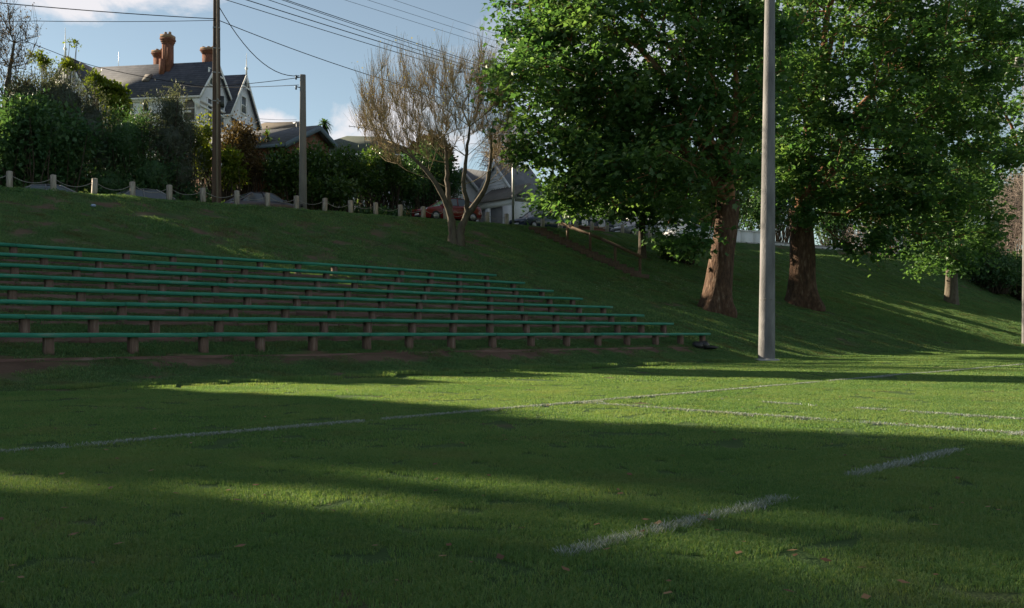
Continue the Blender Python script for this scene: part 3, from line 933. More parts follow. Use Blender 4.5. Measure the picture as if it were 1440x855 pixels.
def grow(rng, trunk, tips, bf=0.45, seg=1.0, jit=0.12, rise=0.0, limbs=()):
    """branches from the trunk nodes to every tip: a greedy tree that balances length and reach"""
    P = [np.array(q, float) for q in trunk]
    par = [-1] + list(range(len(trunk) - 1))
    plen = [0.0]
    for i in range(1, len(P)):
        plen.append(plen[-1] + np.linalg.norm(P[i] - P[i - 1]) * 0.3)
    fork = P[-1]
    nt_ = len(P)
    for li in limbs:                              # big limbs leave the head of the trunk
        prev = nt_ - 1
        for q in li:
            P.append(np.array(q, float))
            par.append(prev)
            plen.append(plen[prev] + np.linalg.norm(P[-1] - P[prev]) * 0.45)
            prev = len(P) - 1
    order = np.argsort(np.linalg.norm(tips - fork, axis=1))
    buf = np.zeros((len(tips) * 24 + 100, 3))
    pl = np.zeros(len(buf))
    n = len(P)
    buf[:n] = P
    pl[:n] = plen
    lock = max(0, nt_ - 1)                 # nothing leaves the lower trunk
    ends = []
    for k in order:
        tpt = tips[k]
        d = np.linalg.norm(buf[lock:n] - tpt, axis=1)
        pen = np.maximum(0, buf[lock:n, 2] - tpt[2]) * rise
        j = int(np.argmin(d + bf * pl[lock:n] + pen)) + lock
        L = d[j - lock]
        m = max(1, int(L / seg))
        if n + m >= len(buf):
            break
        prev = j
        for q in range(1, m + 1):
            x = q / m
            pos = buf[j] * (1 - x) + tpt * x
            if q < m:
                pos = pos + rng.normal(0, jit * min(L, 2.5), 3) * 0.6 + np.array([0, 0, jit * 1.2 * L * x * (1 - x)])
            buf[n] = pos
            pl[n] = pl[prev] + np.linalg.norm(pos - buf[prev])
            par.append(prev)
            prev = n
            n += 1
        ends.append(prev)
    return buf[:n], np.array(par), np.array(ends)
def limb_mesh(mb, P, par, r_tip, expo, r_max, skip, sides=5, rmin_draw=0.0, floor=None):
    n = len(P)
    acc = np.zeros(n)
    kids = np.bincount(par[par >= 0], minlength=n)
    acc[kids == 0] = r_tip ** expo
    for i in range(n - 1, 0, -1):
        if par[i] >= 0:
            acc[par[i]] += acc[i]
    r = np.minimum(acc ** (1 / expo), r_max)
    if floor is not None:
        r[:len(floor)] = np.maximum(r[:len(floor)], floor)
    for i in range(skip, n):
        j = par[i]
        if j < 0 or r[i] < rmin_draw:
            continue
        rj = min(r[j], r[i] * 1.35)
        mb.tube([P[j], P[i]], [rj, r[i]], sides if r[i] > 0.05 else 4, cap=False)
    return r
def trunk_mesh(base, top, r0, r1, flare, seed, lean=(0, 0), nseg=16, ns=22, lobes=5):
    rng = np.random.default_rng(seed)
    h = top - base[2]
    mb = MB()
    th = np.arange(ns) * 2 * math.pi / ns
    ph = rng.random(4) * 6.28
    rows = []
    centers = []
    for i in range(nseg + 1):
        x = (i / nseg) ** 1.5
        z = -0.35 + (h + 0.35) * x
        r = r0 + (r1 - r0) * x
        fl = flare * math.exp(-max(z, 0) / 0.55)
        lob = 1 + 0.55 * np.sin(lobes * th + ph[0]) + 0.35 * np.sin((lobes - 2) * th + ph[1])
        rr = r * (1 + 0.05 * np.sin(3 * th + ph[2] + z * 0.9) + 0.035 * np.sin(7 * th + ph[3] - z * 1.6)) + fl * np.clip(lob, 0.15, None)
        c = np.array([base[0] + lean[0] * x, base[1] + lean[1] * x, base[2] + z])
        centers.append(c)
        rows.append(np.stack([c[0] + rr * np.cos(th), c[1] + rr * np.sin(th), np.full(ns, c[2])], 1))
    v = np.concatenate(rows)
    i, j = np.meshgrid(np.arange(nseg), np.arange(ns), indexing='ij')
    q = np.stack([i * ns + j, i * ns + (j + 1) % ns, (i + 1) * ns + (j + 1) % ns, (i + 1) * ns + j], -1).reshape(-1, 4)
    mb.add(v, [q, (np.arange(ns) + nseg * ns)[None]])
    return mb, centers
def big_tree(label, group, base, fork_h, r0, r1, flare, lean, blobs, ntips, nleaf, lsize, seed, leafm, bark, limbm, bf=0.4, tpl=PLANE_LEAF, spread=0.44, name='plane_tree', shell=0.27, nmain=9):
    rng = np.random.default_rng(seed)
    root = empty(name, label, 'tree', tuple(base), 0, group)
    off = np.array(tuple(base))
    b0 = (0, 0, 0)
    mb, cen = trunk_mesh(b0, fork_h, r0, r1, flare, seed, lean)
    mb.build('trunk', M[bark], root, smooth=True)
    blobs = [(np.array(c) - off, s) for c, s in blobs]
    tips, d = blob_points(rng, blobs, ntips, shell)
    tips = tips[tips[:, 2] > 1.6]
    chain = cen[::3] if len(cen) % 3 == 1 else cen[::3] + [cen[-1]]
    head = np.array(chain[-1])
    mains, floor = [], [0.0] * len(chain)
    for c, s in blobs[:nmain]:
        if c[2] < head[2] + 1.6:
            continue
        e = np.array(c) + np.array([0, 0, s[2] * 0.25])
        m_ = 7
        li = []
        w1 = rng.normal(0, 0.35, 3)
        for q in range(1, m_ + 1):
            x = q / m_
            up = np.array([0, 0, 0.9 * math.sin(math.pi * x) * np.linalg.norm(e - head) * 0.16])
            pos = head * (1 - x) + e * x + up + w1 * math.sin(math.pi * x) + rng.normal(0, 0.10, 3)
            li.append(pos)
            floor.append(r1 * (0.50 - 0.40 * x))
        mains.append(li)
    P, par, ends = grow(rng, chain, tips, bf, 0.9, limbs=mains)
    lm = MB()
    limb_mesh(lm, P, par, 0.019, 2.05, r1 * 0.62, len(chain), 7, floor=np.array(floor))
    lm.build('limbs', M[limbm], root, smooth=True)
    # leaves in sprays round each tip and the last branch nodes
    cnt = rng.multinomial(nleaf, rng.dirichlet(np.full(len(ends), 3.0)))
    src = np.repeat(P[ends], cnt, axis=0)
    clt = np.repeat(np.clip(rng.normal(0.45, 0.22, len(ends)), 0, 1), cnt)
    n = len(src)
    o = rng.normal(0, 1, (n, 3)) * np.array([spread, spread, spread * 0.62])
    c = src + o
    f = np.stack([rng.normal(size=n), rng.normal(size=n), -0.35 + rng.normal(size=n) * 0.45], 1) + o * 0.5
    nn = np.stack([rng.normal(0, 0.55, n), rng.normal(0, 0.55, n), np.ones(n)], 1)
    sz = lsize * (0.45 + 1.0 * rng.random(n))
    lf = MB()
    add_leaves(lf, c, f, nn, sz, np.clip(clt + rng.normal(0, 0.14, n), 0, 1), tpl)
    lf.build('crown', M[leafm], root)
    return root

g1, g2, g3 = hit(1005, 437), hit(1130, 430), hit(1337, 427)
GPL = 'leafy plane trees on the bank'
Y1, Y2, Y3 = g1.y, g2.y, g3.y
big_tree('big leafy plane tree with thick leaning trunk, left of the concrete floodlight pole', GPL, g1, 5.2, 0.64, 0.50, 0.36, (0.70, 0.2),
         [px_blob(900, 60, 165, 150, Y1, 5.5), px_blob(770, 130, 78, 120, Y1 - 0.5, 4.0), px_blob(765, 20, 60, 90, Y1 + 1, 3.5), px_blob(822, 235, 64, 58, Y1 - 1, 3.5), px_blob(880, 240, 80, 60, Y1 - 1.5, 3.5),
          px_blob(985, 215, 70, 85, Y1 - 2.0, 3.0), px_blob(968, 318, 42, 38, Y1 - 2.2, 1.6), px_blob(1030, 100, 80, 140, Y1, 4.5), px_blob(905, -70, 150, 60, Y1, 5), px_blob(790, 275, 34, 26, Y1 + 1, 2), px_blob(1060, 190, 55, 90, Y1 + 2, 3), px_blob(850, 170, 90, 80, Y1 + 1, 5)],
         860, 62000, 0.24, 101, 'plane_leaf', 'plane_bark', 'limb_bark')
big_tree('big leafy plane tree with dark upright trunk, right of the concrete floodlight pole', GPL, g2, 5.6, 0.78, 0.62, 0.40, (-0.1, 0.2),
         [px_blob(1190, 60, 150, 150, Y2, 6.5), px_blob(1310, 90, 110, 130, Y2 + 2, 5.5), px_blob(1110, 150, 70, 120, Y2 - 1.5, 3.5), px_blob(1200, 230, 95, 80, Y2 - 1.5, 4.5),
          px_blob(1290, 270, 85, 75, Y2, 4.5), px_blob(1225, 350, 45, 28, Y2 - 2, 2.0), px_blob(1310, 350, 65, 38, Y2 - 0.5, 2.5), px_blob(1215, -70, 150, 60, Y2, 6), px_blob(1120, 285, 35, 40, Y2 - 2, 1.5), px_blob(1360, 240, 55, 110, Y2 + 1.5, 3.5), px_blob(1375, 60, 50, 80, Y2 + 3, 4), px_blob(1090, 60, 50, 110, Y2, 4)],
         940, 70000, 0.255, 102, 'plane_leaf', 'plane_bark', 'limb_bark')
big_tree('leafy tree with short pale grey trunk, standing on sunlit grass at the right', GPL, g3, 4.4, 0.52, 0.40, 0.10, (0.1, 0.0),
         [px_blob(1335, 300, 70, 70, Y3, 5), px_blob(1320, 190, 85, 90, Y3, 6), px_blob(1370, 330, 40, 45, Y3 - 1, 3), px_blob(1300, 360, 45, 30, Y3 - 1, 3), px_blob(1350, 90, 60, 80, Y3, 5)],
         260, 26000, 0.28, 103, 'plane_leaf', 'grey_bark', 'dark_bark')
g4 = at(1500, 470, 60.0); g4.z = ground(g4.x, g4.y)
big_tree('tree whose dark leafy boughs reach in at the top right corner', GPL, g4, 5.0, 0.5, 0.40, 0.2, (-0.5, 0.0),
         [px_blob(1440, 60, 48, 60, 58, 3.0), px_blob(1405, 150, 30, 60, 58, 2.5), px_blob(1420, 205, 30, 36, 58, 2.0), px_blob(1500, 100, 70, 120, 60, 5), px_blob(1440, -40, 60, 50, 58, 3)],
         170, 13000, 0.25, 104, 'plane_leaf', 'plane_bark', 'limb_bark')
g5 = hit(903, 362)
big_tree('small tree with thin dark trunk beside the timber handrail', GPL, g5, 2.6, 0.24, 0.17, 0.05, (0.0, 0.1),
         [px_blob(880, 245, 75, 50, g5.y, 3.0), px_blob(930, 285, 45, 35, g5.y - 0.5, 2.2), px_blob(850, 300, 40, 25, g5.y - 0.5, 1.6), px_blob(772, 296, 24, 18, g5.y, 1.4)],
         130, 11000, 0.24, 105, 'plane_leaf', 'dark_bark', 'dark_bark', name='small_tree')

def bare_tree(name, label, base, stems, tips, twigs, tw_len, r_tip, bark, leafm, nleaf, lsize, seed, up=1.0, bf=0.75, rmax=0.24, expo=2.3):
    """stems: polylines from the base; fine twigs rise from every tip"""
    rng = np.random.default_rng(seed)
    root = empty(name, label, 'tree', tuple(base))
    off = np.array(tuple(base))
    mb = MB()
    nodes, par = [], []
    for st in stems:
        k0 = len(nodes)
        for i, (q, r) in enumerate(st):
            nodes.append(np.array(q) - off)
            par.append(-1 if i == 0 else k0 + i - 1)
        pts = np.array([np.array(q) - off for q, r in st])
        rad = np.array([r for q, r in st])
        # smooth the stem
        s = np.linspace(0, len(pts) - 1, len(pts) * 4)
        sp = np.stack([np.interp(s, np.arange(len(pts)), pts[:, k]) for k in range(3)], 1)
        for _ in range(2):
            sp[1:-1] = (sp[:-2] + 2 * sp[1:-1] + sp[2:]) / 4
        sp[:, :2] += rng.normal(0, 0.015, (len(sp), 2))
        mb.tube(sp, np.interp(s, np.arange(len(pts)), rad) * (1 + rng.normal(0, 0.05, len(s))), 10)
    mb.build('trunk', M['grey_bark'], root, smooth=True)
    n0 = len(nodes)
    buf = np.zeros((len(tips) * 22 + n0 + 50, 3))
    pl = np.zeros(len(buf))
    buf[:n0] = nodes
    for i in range(n0):
        pl[i] = 0 if par[i] < 0 else pl[par[i]] + np.linalg.norm(buf[i] - buf[par[i]]) * 0.5
    usable = np.zeros(len(buf), bool)
    usable[:n0] = [par[i] >= 0 and i > 1 for i in range(n0)]
    n = n0
    tips = tips - off
    ends = []
    root_z = buf[0]
    for k in np.argsort(np.linalg.norm(tips - root_z, axis=1)):
        tpt = tips[k]
        d = np.linalg.norm(buf[:n] - tpt, axis=1)
        pen = np.maximum(0, buf[:n, 2] - tpt[2] + 0.5 * np.linalg.norm(buf[:n, :2] - tpt[:2], axis=1)) * 0.8
        cost = d + bf * pl[:n] + pen
        cost[~usable[:n]] = 1e9
        j = int(np.argmin(cost))
        L = d[j]
        m = max(1, int(L / 0.55))
        if n + m >= len(buf):
            break
        prev = j
        for q in range(1, m + 1):
            x = q / m
            pos = buf[j] * (1 - x) + tpt * x + (rng.normal(0, 0.05, 3) if q < m else 0) + np.array([0, 0, -0.30 * L * 0.4 * x * (1 - x)])
            buf[n] = pos
            pl[n] = pl[prev] + np.linalg.norm(pos - buf[prev])
            usable[n] = True
            par.append(prev)
            prev = n
            n += 1
        ends.append(prev)
    P, pr = buf[:n], np.array(par)
    lm = MB()
    limb_mesh(lm, P, pr, r_tip, expo, rmax, n0, 6)
    tag(lm.build('limbs', M[bark], root, smooth=True), kind='stuff')
    tw = MB()
    leafc = []
    for e in ends:
        base_d = P[e] - P[pr[e]]
        base_d /= np.linalg.norm(base_d) + 1e-9
        for q in range(twigs):
            d = base_d * 0.45 + np.array([0, 0, up]) * 0.75 + rng.normal(0, 0.24, 3)
            d /= np.linalg.norm(d)
            L = tw_len * (0.5 + 0.8 * rng.random())
            st = P[e] - base_d * rng.random() * 0.5
            mid = st + d * L * 0.5 + rng.normal(0, 0.05, 3)
            en = st + d * L + np.array([0, 0, 0.12 * L * up]) + rng.normal(0, 0.05, 3)
            tw.tube([st, mid, en], [r_tip * 0.8, r_tip * 0.6, r_tip * 0.35], 3, cap=False)
            leafc += [mid, en]
    tag(tw.build('twigs', M[bark], root), kind='stuff')
    if nleaf:
        lc = np.array(leafc)
        w_ = rng.random(len(lc)) ** 6
        c = lc[rng.choice(len(lc), nleaf, p=w_ / w_.sum())] + rng.normal(0, 0.10, (nleaf, 3))
        lf = MB()
        add_leaves(lf, c, rng.normal(size=(nleaf, 3)), np.stack([rng.normal(0, 0.6, nleaf), rng.normal(0, 0.6, nleaf), np.ones(nleaf)], 1), lsize * (0.6 + 0.7 * rng.random(nleaf)), rng.random(nleaf), OVAL_LEAF)
        lf.build('leaves', M[leafm], root)
    return root
gb = hit(641, 343)
YB = gb.y
rngb = np.random.default_rng(77)
def bpx(x, y, dy=0.0):
    v = at(x, y, YB)
    return (v.x, v.y + dy, v.z)
gbz = (gb.x, gb.y, gb.z - 0.3)
stems = [[(bpx(637, 352), 0.30), (bpx(636, 325), 0.21), (bpx(633, 300), 0.17), (bpx(622, 272, -0.2), 0.135), (bpx(604, 245, -0.4), 0.10), (bpx(580, 222, -0.5), 0.07), (bpx(555, 205, -0.6), 0.05)],
         [(bpx(646, 352), 0.28), (bpx(647, 325), 0.20), (bpx(655, 303), 0.17), (bpx(672, 282, 0.3), 0.14), (bpx(684, 258, 0.5), 0.11), (bpx(690, 225, 0.6), 0.08), (bpx(690, 190, 0.6), 0.06)],
         [(bpx(636, 325), 0.12), (bpx(633, 300), 0.13), (bpx(628, 262, 0.5), 0.12), (bpx(627, 225, 0.8), 0.10), (bpx(622, 185, 1.0), 0.06)],
         [(bpx(655, 305), 0.12), (bpx(658, 290), 0.12), (bpx(652, 262, -0.6), 0.10), (bpx(657, 225, -0.9), 0.085), (bpx(662, 185, -1.1), 0.05)]]
tt = []
while len(tt) < 480:
    x = rngb.uniform(505, 722)
    top = np.interp(x, [500, 530, 560, 600, 640, 680, 722], [165, 112, 112, 102, 96, 88, 120])
    bot = np.interp(x, [500, 530, 560, 600, 640, 680, 722], [182, 215, 228, 222, 205, 205, 255])
    y = top + (bot - top) * rngb.random() ** 1.2
    tt.append(bpx(x, y, rngb.normal(0, 1.3)))
bare_tree('bare_tree', 'nearly leafless grey tree with fan of thin branches on the bank top', gbz, stems, np.array(tt), 11, 1.15, 0.0095, 'sunlit_bark', 'yellow_leaf', 900, 0.085, 78, 1.0, 0.5, expo=2.55)

# twiggy brown half-bare tree at the far left edge
Yl = depth(51.0, 20)
def lpx(x, y, dy=0.0):
    v = at(x, y, Yl)
    return (v.x, v.y + dy, v.z)
lb = at(5, 300, Yl); lb.z = ground(lb.x, lb.y) - 0.2
stems = [[(tuple(lb), 0.28), (lpx(5, 200), 0.2), (lpx(8, 140), 0.14), (lpx(14, 95), 0.09), (lpx(20, 60), 0.05)], [(tuple(lb), 0.2), (lpx(-10, 190), 0.16), (lpx(-30, 120), 0.1), (lpx(-40, 70), 0.05)]]
tt = [lpx(rngb.uniform(-75, 44), y_, rngb.normal(0, 1.2)) for y_ in rngb.uniform(20, 125, 190)]
tt = np.array([q for q in tt])
bare_tree('twiggy_tree', 'half bare tree with reddish brown leaves at the far left edge', tuple(lb), stems, tt, 5, 0.9, 0.014, 'grey_bark', 'brown_leaf', 3200, 0.10, 79, 0.7, 0.6)

def shrub(name, label, cat, group, blobs, n, lsize, leafm, seed, tpl=OVAL_LEAF, up=0.3, shell=0.28, core=0.72, stems=4, rough=0.16):
    """a dense bush: an inner mass of twigs, stems to the ground and leaves in clumps over lobed skins"""
    rng = np.random.default_rng(seed)
    n, lsize, core = int(n * 1.9), lsize * 1.45, core * 0.84
    cx = np.mean([b[0][0] for b in blobs]); cy = np.mean([b[0][1] for b in blobs])
    gz = ground(cx, cy)
    off = np.array([cx, cy, gz])
    root = empty(name, label, cat, tuple(off), 0, group)
    med0 = np.median([np.mean(s) for c, s in blobs])
    shr = 0.9 * (0.13 * med0 + 0.08) + 0.30 * lsize
    B = [(np.array(c) - off, np.maximum(np.array(s, float) - shr, np.array(s, float) * 0.45)) for c, s in blobs]
    nc = max(30, n // 45)
    cc, cd = blob_points(rng, B, nc, shell)
    cc = cc + cd * rng.normal(0, rough, (nc, 1))
    cc = cc[cc[:, 2] > 0.1] if (cc[:, 2] > 0.1).any() else np.abs(cc)
    cnt = rng.multinomial(n, rng.dirichlet(np.full(len(cc), 3.0)))
    src = np.repeat(cc, cnt, 0)
    m = len(src)
    med = np.median([s.mean() for _, s in B])
    sp = 0.13 * med + 0.08
    o = rng.normal(0, sp, (m, 3))
    clt = np.repeat(np.clip(rng.normal(0.45, 0.17, len(cc)), 0, 1), cnt)
    f = rng.normal(0, 0.8, (m, 3)) + o / sp * 0.6 + np.array([0, 0, up])
    nn = np.stack([rng.normal(0, 0.7, m), rng.normal(0, 0.7, m), np.ones(m)], 1)
    lf = MB()
    add_leaves(lf, src + o, f, nn, lsize * (0.6 + 0.8 * rng.random(m)), np.clip(clt + rng.normal(0, 0.13, m), 0, 1), tpl)
    lf.build('foliage', M[leafm], root)
    br = MB()
    for k in range(min(len(cc), 140)):
        a = np.array([rng.normal(0, 0.3), rng.normal(0, 0.3), 0.0])
        q = cc[rng.integers(len(cc))] if len(cc) else a
        a[:2] += q[:2] * 0.55
        a[2] = -0.1
        mid = a * 0.45 + q * 0.55 + rng.normal(0, 0.2, 3)
        mid[2] = max(mid[2], 0.2)
        br.tube([a, mid, q], [0.045, 0.03, 0.012], 4, cap=False)
    br.build('branches', M['dark_bark'], root)
    if core:
        th = np.linspace(0, math.pi, 8)
        cm = MB()
        for c, s in B:
            vs_, nseg = [], 12
            ph = np.arange(nseg) * 2 * math.pi / nseg
            wob = 1 + 0.5 * (rng.random((8, nseg)) - 0.5)
            for i, tth in enumerate(th):
                for j, pp in enumerate(ph):
                    d = np.array([math.sin(tth) * math.cos(pp), math.sin(tth) * math.sin(pp), math.cos(tth)])
                    vs_.append(c + d * s * core * wob[i, j])
            i, j = np.meshgrid(np.arange(7), np.arange(nseg), indexing='ij')
            q = np.stack([i * nseg + j, (i + 1) * nseg + j, (i + 1) * nseg + (j + 1) % nseg, i * nseg + (j + 1) % nseg], -1).reshape(-1, 4)
            cm.add(np.array(vs_), [q])
        cm.build('inner_growth', M[leafm], root, smooth=True)
    return root
def P_(x, p=49.0):
    return depth(p, x)
GSH = 'shrubs and trees of the gardens across the street'
SHR = [
 ('dark_shrub', 'big round dark green leafy shrub at the far left', 'shrub', [(60, 190, 62, 66, P_(60, 48.6), 2.6), (15, 215, 40, 70, P_(15, 48.6), 2.3), (95, 215, 40, 50, P_(95, 48.6), 2.0), (40, 255, 60, 40, P_(50, 48.6), 2.0)], 9000, 0.17, 'dark_leaf', OVAL_LEAF),
 ('grey_shrub', 'tall grey green fine leaved shrub behind the round dark shrub', 'shrub', [(85, 145, 48, 50, P_(85, 51.5), 2.4), (40, 140, 35, 40, P_(40, 51.5), 2.2), (130, 185, 30, 60, P_(130, 51.0), 2.2), (150, 230, 30, 50, P_(150, 50.5), 2.0)], 9000, 0.13, 'grey_leaf', BLADE_LEAF),
 ('young_tree', 'light green young tree sticking up above the grey shrub', 'tree', [(82, 72, 5, 16, P_(85, 53), 0.25), (100, 60, 13, 5, P_(85, 53), 0.3), (75, 57, 6, 7, P_(85, 53), 0.25), (60, 86, 12, 10, P_(70, 53), 0.5), (94, 92, 18, 9, P_(85, 53), 0.5)], 560, 0.11, 'lime_leaf', OVAL_LEAF),
 ('lime_shrub', 'yellow green sunlit shrub below the left gable of the villa', 'shrub', [(136, 114, 11, 16, P_(140, 55), 0.8), (156, 134, 17, 20, P_(150, 55), 1.1), (166, 152, 10, 20, P_(165, 54), 0.9)], 2200, 0.16, 'lime_leaf', OVAL_LEAF),
 ('dark_bush', 'low dark bush mass between the round shrub and the cone shaped shrub', 'shrub', [(180, 205, 42, 52, P_(180, 50), 2.4), (150, 260, 50, 34, P_(150, 48.8), 2.0), (215, 250, 40, 45, P_(215, 48.8), 2.0), (200, 180, 22, 30, P_(200, 51), 1.4)], 7500, 0.15, 'dark_leaf', BLADE_LEAF),
 ('cone_shrub', 'tall cone shaped grey green shrub in front of the villa', 'shrub', [(242, 160, 24, 38, P_(242, 50), 1.5), (240, 200, 36, 45, P_(240, 49.6), 1.9), (255, 240, 30, 40, P_(255, 49.2), 1.8), (266, 190, 16, 32, P_(262, 50), 1.3), (205, 148, 9, 20, P_(205, 50), 0.8)], 7500, 0.13, 'grey_leaf', BLADE_LEAF),
 ('garden_shrub', 'bright yellow green shrub just behind the brown power pole', 'shrub', [(290, 184, 15, 18, P_(290, 51), 0.9), (286, 225, 14, 30, P_(286, 50), 1.0), (322, 240, 18, 34, P_(320, 49.3), 1.2)], 2400, 0.15, 'lime_leaf', OVAL_LEAF),
 ('brown_shrub', 'rounded shrub with brown autumn leaves right of the power pole', 'shrub', [(340, 190, 28, 20, P_(340, 51), 1.4), (335, 212, 24, 26, P_(335, 50.4), 1.4), (350, 235, 22, 30, P_(350, 50), 1.2)], 4200, 0.12, 'brown_leaf', OVAL_LEAF),
 ('clipped_hedge', 'wide rounded glossy green hedge behind the grey concrete pole', 'hedge', [(400, 240, 36, 34, P_(400, 49.5), 1.8), (445, 238, 42, 33, P_(445, 49.5), 1.9), (488, 245, 32, 36, P_(488, 49.5), 1.8), (440, 270, 70, 24, P_(440, 49.0), 1.8)], 11000, 0.15, 'hedge_leaf', OVAL_LEAF),
 ('leafy_shrub', 'looser mid green shrub at the right end of the hedge', 'shrub', [(530, 240, 27, 38, P_(530, 50.2), 1.7), (556, 250, 22, 40, P_(552, 50), 1.5), (512, 256, 22, 32, P_(512, 50), 1.4)], 5200, 0.15, 'hedge_leaf', OVAL_LEAF),
 ('see_through_shrub', 'dark airy shrub behind the bonnet of the red car', 'shrub', [(602, 243, 44, 40, P_(602, 50.5), 2.2), (625, 262, 30, 26, P_(620, 50.2), 1.8), (580, 268, 26, 24, P_(580, 50), 1.7)], 5600, 0.13, 'dark_leaf', OVAL_LEAF),
]
for k, (nm, lb_, ct, bl, n, ls, lm_, tp) in enumerate(SHR):
    loose = nm in ('young_tree', 'see_through_shrub', 'lime_shrub')
    shrub(nm, lb_, ct, GSH, [px_blob(*b) for b in bl], n, ls, lm_, 200 + k, tp, core=0 if loose else 0.74, rough=0.22 if nm != 'clipped_hedge' else 0.08)
# low growth along the far kerb, under the shrubs
def low_hedge(x0, x1, n, seed, label, top, lm_='dark_leaf'):
    xs = np.linspace(x0, x1, 7)
    bl = []
    for x in xs:
        Y = P_(x, 48.4)
        a = at(x, 0, Y)
        gz = ground(a.x, a.y)
        bl.append(((a.x, a.y, gz + top * 0.5), (max(1.2, (x1 - x0) / 7 / F * Y * 0.8), 0.9, top * 0.55)))
    return shrub('low_hedge', label, 'hedge', GSH, bl, n, 0.14, lm_, seed, OVAL_LEAF)
low_hedge(10, 265, 6000, 301, 'dark low hedge in deep shade along the street at the left', 2.4)
low_hedge(270, 385, 2500, 302, 'dark low hedge in deep shade behind the brown power pole', 1.4)
low_hedge(500, 600, 2500, 303, 'dark low hedge in deep shade left of the red car', 1.3)
# flax with orange flowers by the red car
rngf = np.random.default_rng(5)
fb = at(578, 300, P_(578, 48.0)); fb.z = ground(fb.x, fb.y)
fx = empty('flowering_plant', 'low plant with orange flowers between the hedge and the red car', 'plant', tuple(fb))
n = 420
c = rngf.normal(0, 1, (n, 3)) * np.array([1.1, 0.4, 0.3]) + np.array([0, 0, 0.55])
mb = MB(); add_leaves(mb, c, rngf.normal(0, 0.5, (n, 3)) + np.array([0, 0, 0.9]), rngf.normal(0, 1, (n, 3)), np.full(n, 0.4), rngf.random(n), BLADE_LEAF); mb.build('leaves', M['dark_leaf'], fx)
n = 70
cen = np.array([(-0.95, 0, 1.25), (-0.2, 0, 1.1), (0.3, 0, 1.3), (0.75, 0, 1.05)])
c = cen[rngf.integers(0, 4, n)] + rngf.normal(0, 0.07, (n, 3))
mb = MB(); add_leaves(mb, c, rngf.normal(0, 1, (n, 3)), rngf.normal(0, 1, (n, 3)), np.full(n, 0.13), rngf.random(n), OVAL_LEAF); mb.build('flowers', M['orange_petal'], fx)

# palm and cabbage tree above the bungalow
def spiky(name, label, x, y, Y, L, n, r, droop, seed, leafm='grey_leaf', skirt=0):
    rng = np.random.default_rng(seed)
    top = at(x, y, Y)
    gz = ground(top.x, top.y)
    root = empty(name, label, 'tree', (top.x, top.y, gz))
    MB().tube([(0, 0, -0.2), (0.05, 0, (top.z - gz) * 0.5), (0, 0, top.z - gz)], [r * 1.3, r, r * 0.9], 8).build('trunk', M['dark_bark'], root, smooth=True)
    mb = MB()
    for k in range(n):
        a, e = rng.random() * 6.283, rng.uniform(-0.5, 1.3)
        d = np.array([math.cos(a) * math.cos(e), math.sin(a) * math.cos(e), math.sin(e)])
        s = np.linspace(0, 1, 5)
        pts = np.array([0, 0, top.z - gz]) + d * L * s[:, None] * rng.uniform(0.7, 1.05) + np.array([0, 0, -droop * L]) * (s ** 2)[:, None]
        sd = np.cross(d, [0, 0, 1]); sd /= np.linalg.norm(sd) + 1e-9
        wv = L * 0.085 * np.array([0.5, 1, 1, 0.7, 0.05])
        v = np.concatenate([pts + sd * wv[:, None], pts - sd * wv[:, None]])
        mb.add(v, [np.array([[i, i + 1, i + 6, i + 5] for i in range(4)])], rng.random())
    for k in range(skirt):
        a = rng.random() * 6.283
        z = top.z - gz - rng.uniform(0.1, 1.1)
        q = np.array([math.cos(a) * r, math.sin(a) * r, z])
        e_ = q + np.array([math.cos(a) * 0.22, math.sin(a) * 0.22, -0.5])
        mb.tube([q, e_], [0.04, 0.02], 3, tint=0.3)
    mb.build('fronds', M[leafm], root)
spiky('palm_tree', 'small dark palm above the bungalow roof', 456, 174, 66, 0.9, 34, 0.16, 0.55, 401, 'dark_leaf', 40)
spiky('cabbage_tree', 'spiky young cabbage tree before the bungalow roof', 376, 192, P_(376, 50.8), 0.75, 26, 0.07, 0.25, 402, 'hedge_leaf')

# brown bare creepers and dark shrubbery at the right edge; pale shrubs on the bank
def creeper(name, label, blobs, n, L, seed, bark='vine_twig', droop=0.8):
    rng = np.random.default_rng(seed)
    cx = np.mean([b[0][0] for b in blobs]); cy = np.mean([b[0][1] for b in blobs])
    gz = ground(cx, cy)
    off = np.array([cx, cy, gz])
    root = empty(name, label, 'shrub', tuple(off))
    B = [(np.array(c) - off, np.array(s, float)) for c, s in blobs]
    c, d = blob_points(rng, B, n, 0.35)
    mb = MB()
    for k in range(n):
        dd = rng.normal(0, 0.7, 3) + d[k] * 0.6
        dd[2] = abs(dd[2]) * 0.6
        l = L * (0.5 + rng.random())
        a = c[k]; m1 = a + dd * l * 0.5; e = m1 + np.array([dd[0] * 0.4, dd[1] * 0.4, -droop]) * l * 0.55
        mb.tube([a, m1, e], [0.018, 0.015, 0.008], 3, cap=False)
    mb.build('twigs', M[bark], root)
    st = MB()
    for k in range(16):
        q = c[rng.integers(n)]
        st.tube([(q[0] * 0.5, q[1] * 0.5, -0.2), (q[0] * 0.8, q[1] * 0.8, q[2] * 0.5), q], [0.07, 0.05, 0.02], 5)
    st.build('stems', M[bark], root, smooth=True)
    return root
Yr = hit(1430, 415).y
creeper('bare_creeper', 'mass of pinkish brown leafless creeper at the right edge', [px_blob(1432, 285, 34, 55, Yr, 3), px_blob(1440, 350, 30, 40, Yr, 3), px_blob(1470, 300, 50, 70, Yr, 4)], 2600, 1.7, 501)
creeper('bare_bush', 'pale leafless bush behind the boughs on the bank top', [px_blob(1250, 340, 38, 26, depth(40, 1250), 3), px_blob(1215, 335, 22, 22, depth(40, 1215), 2)], 1000, 1.5, 502)
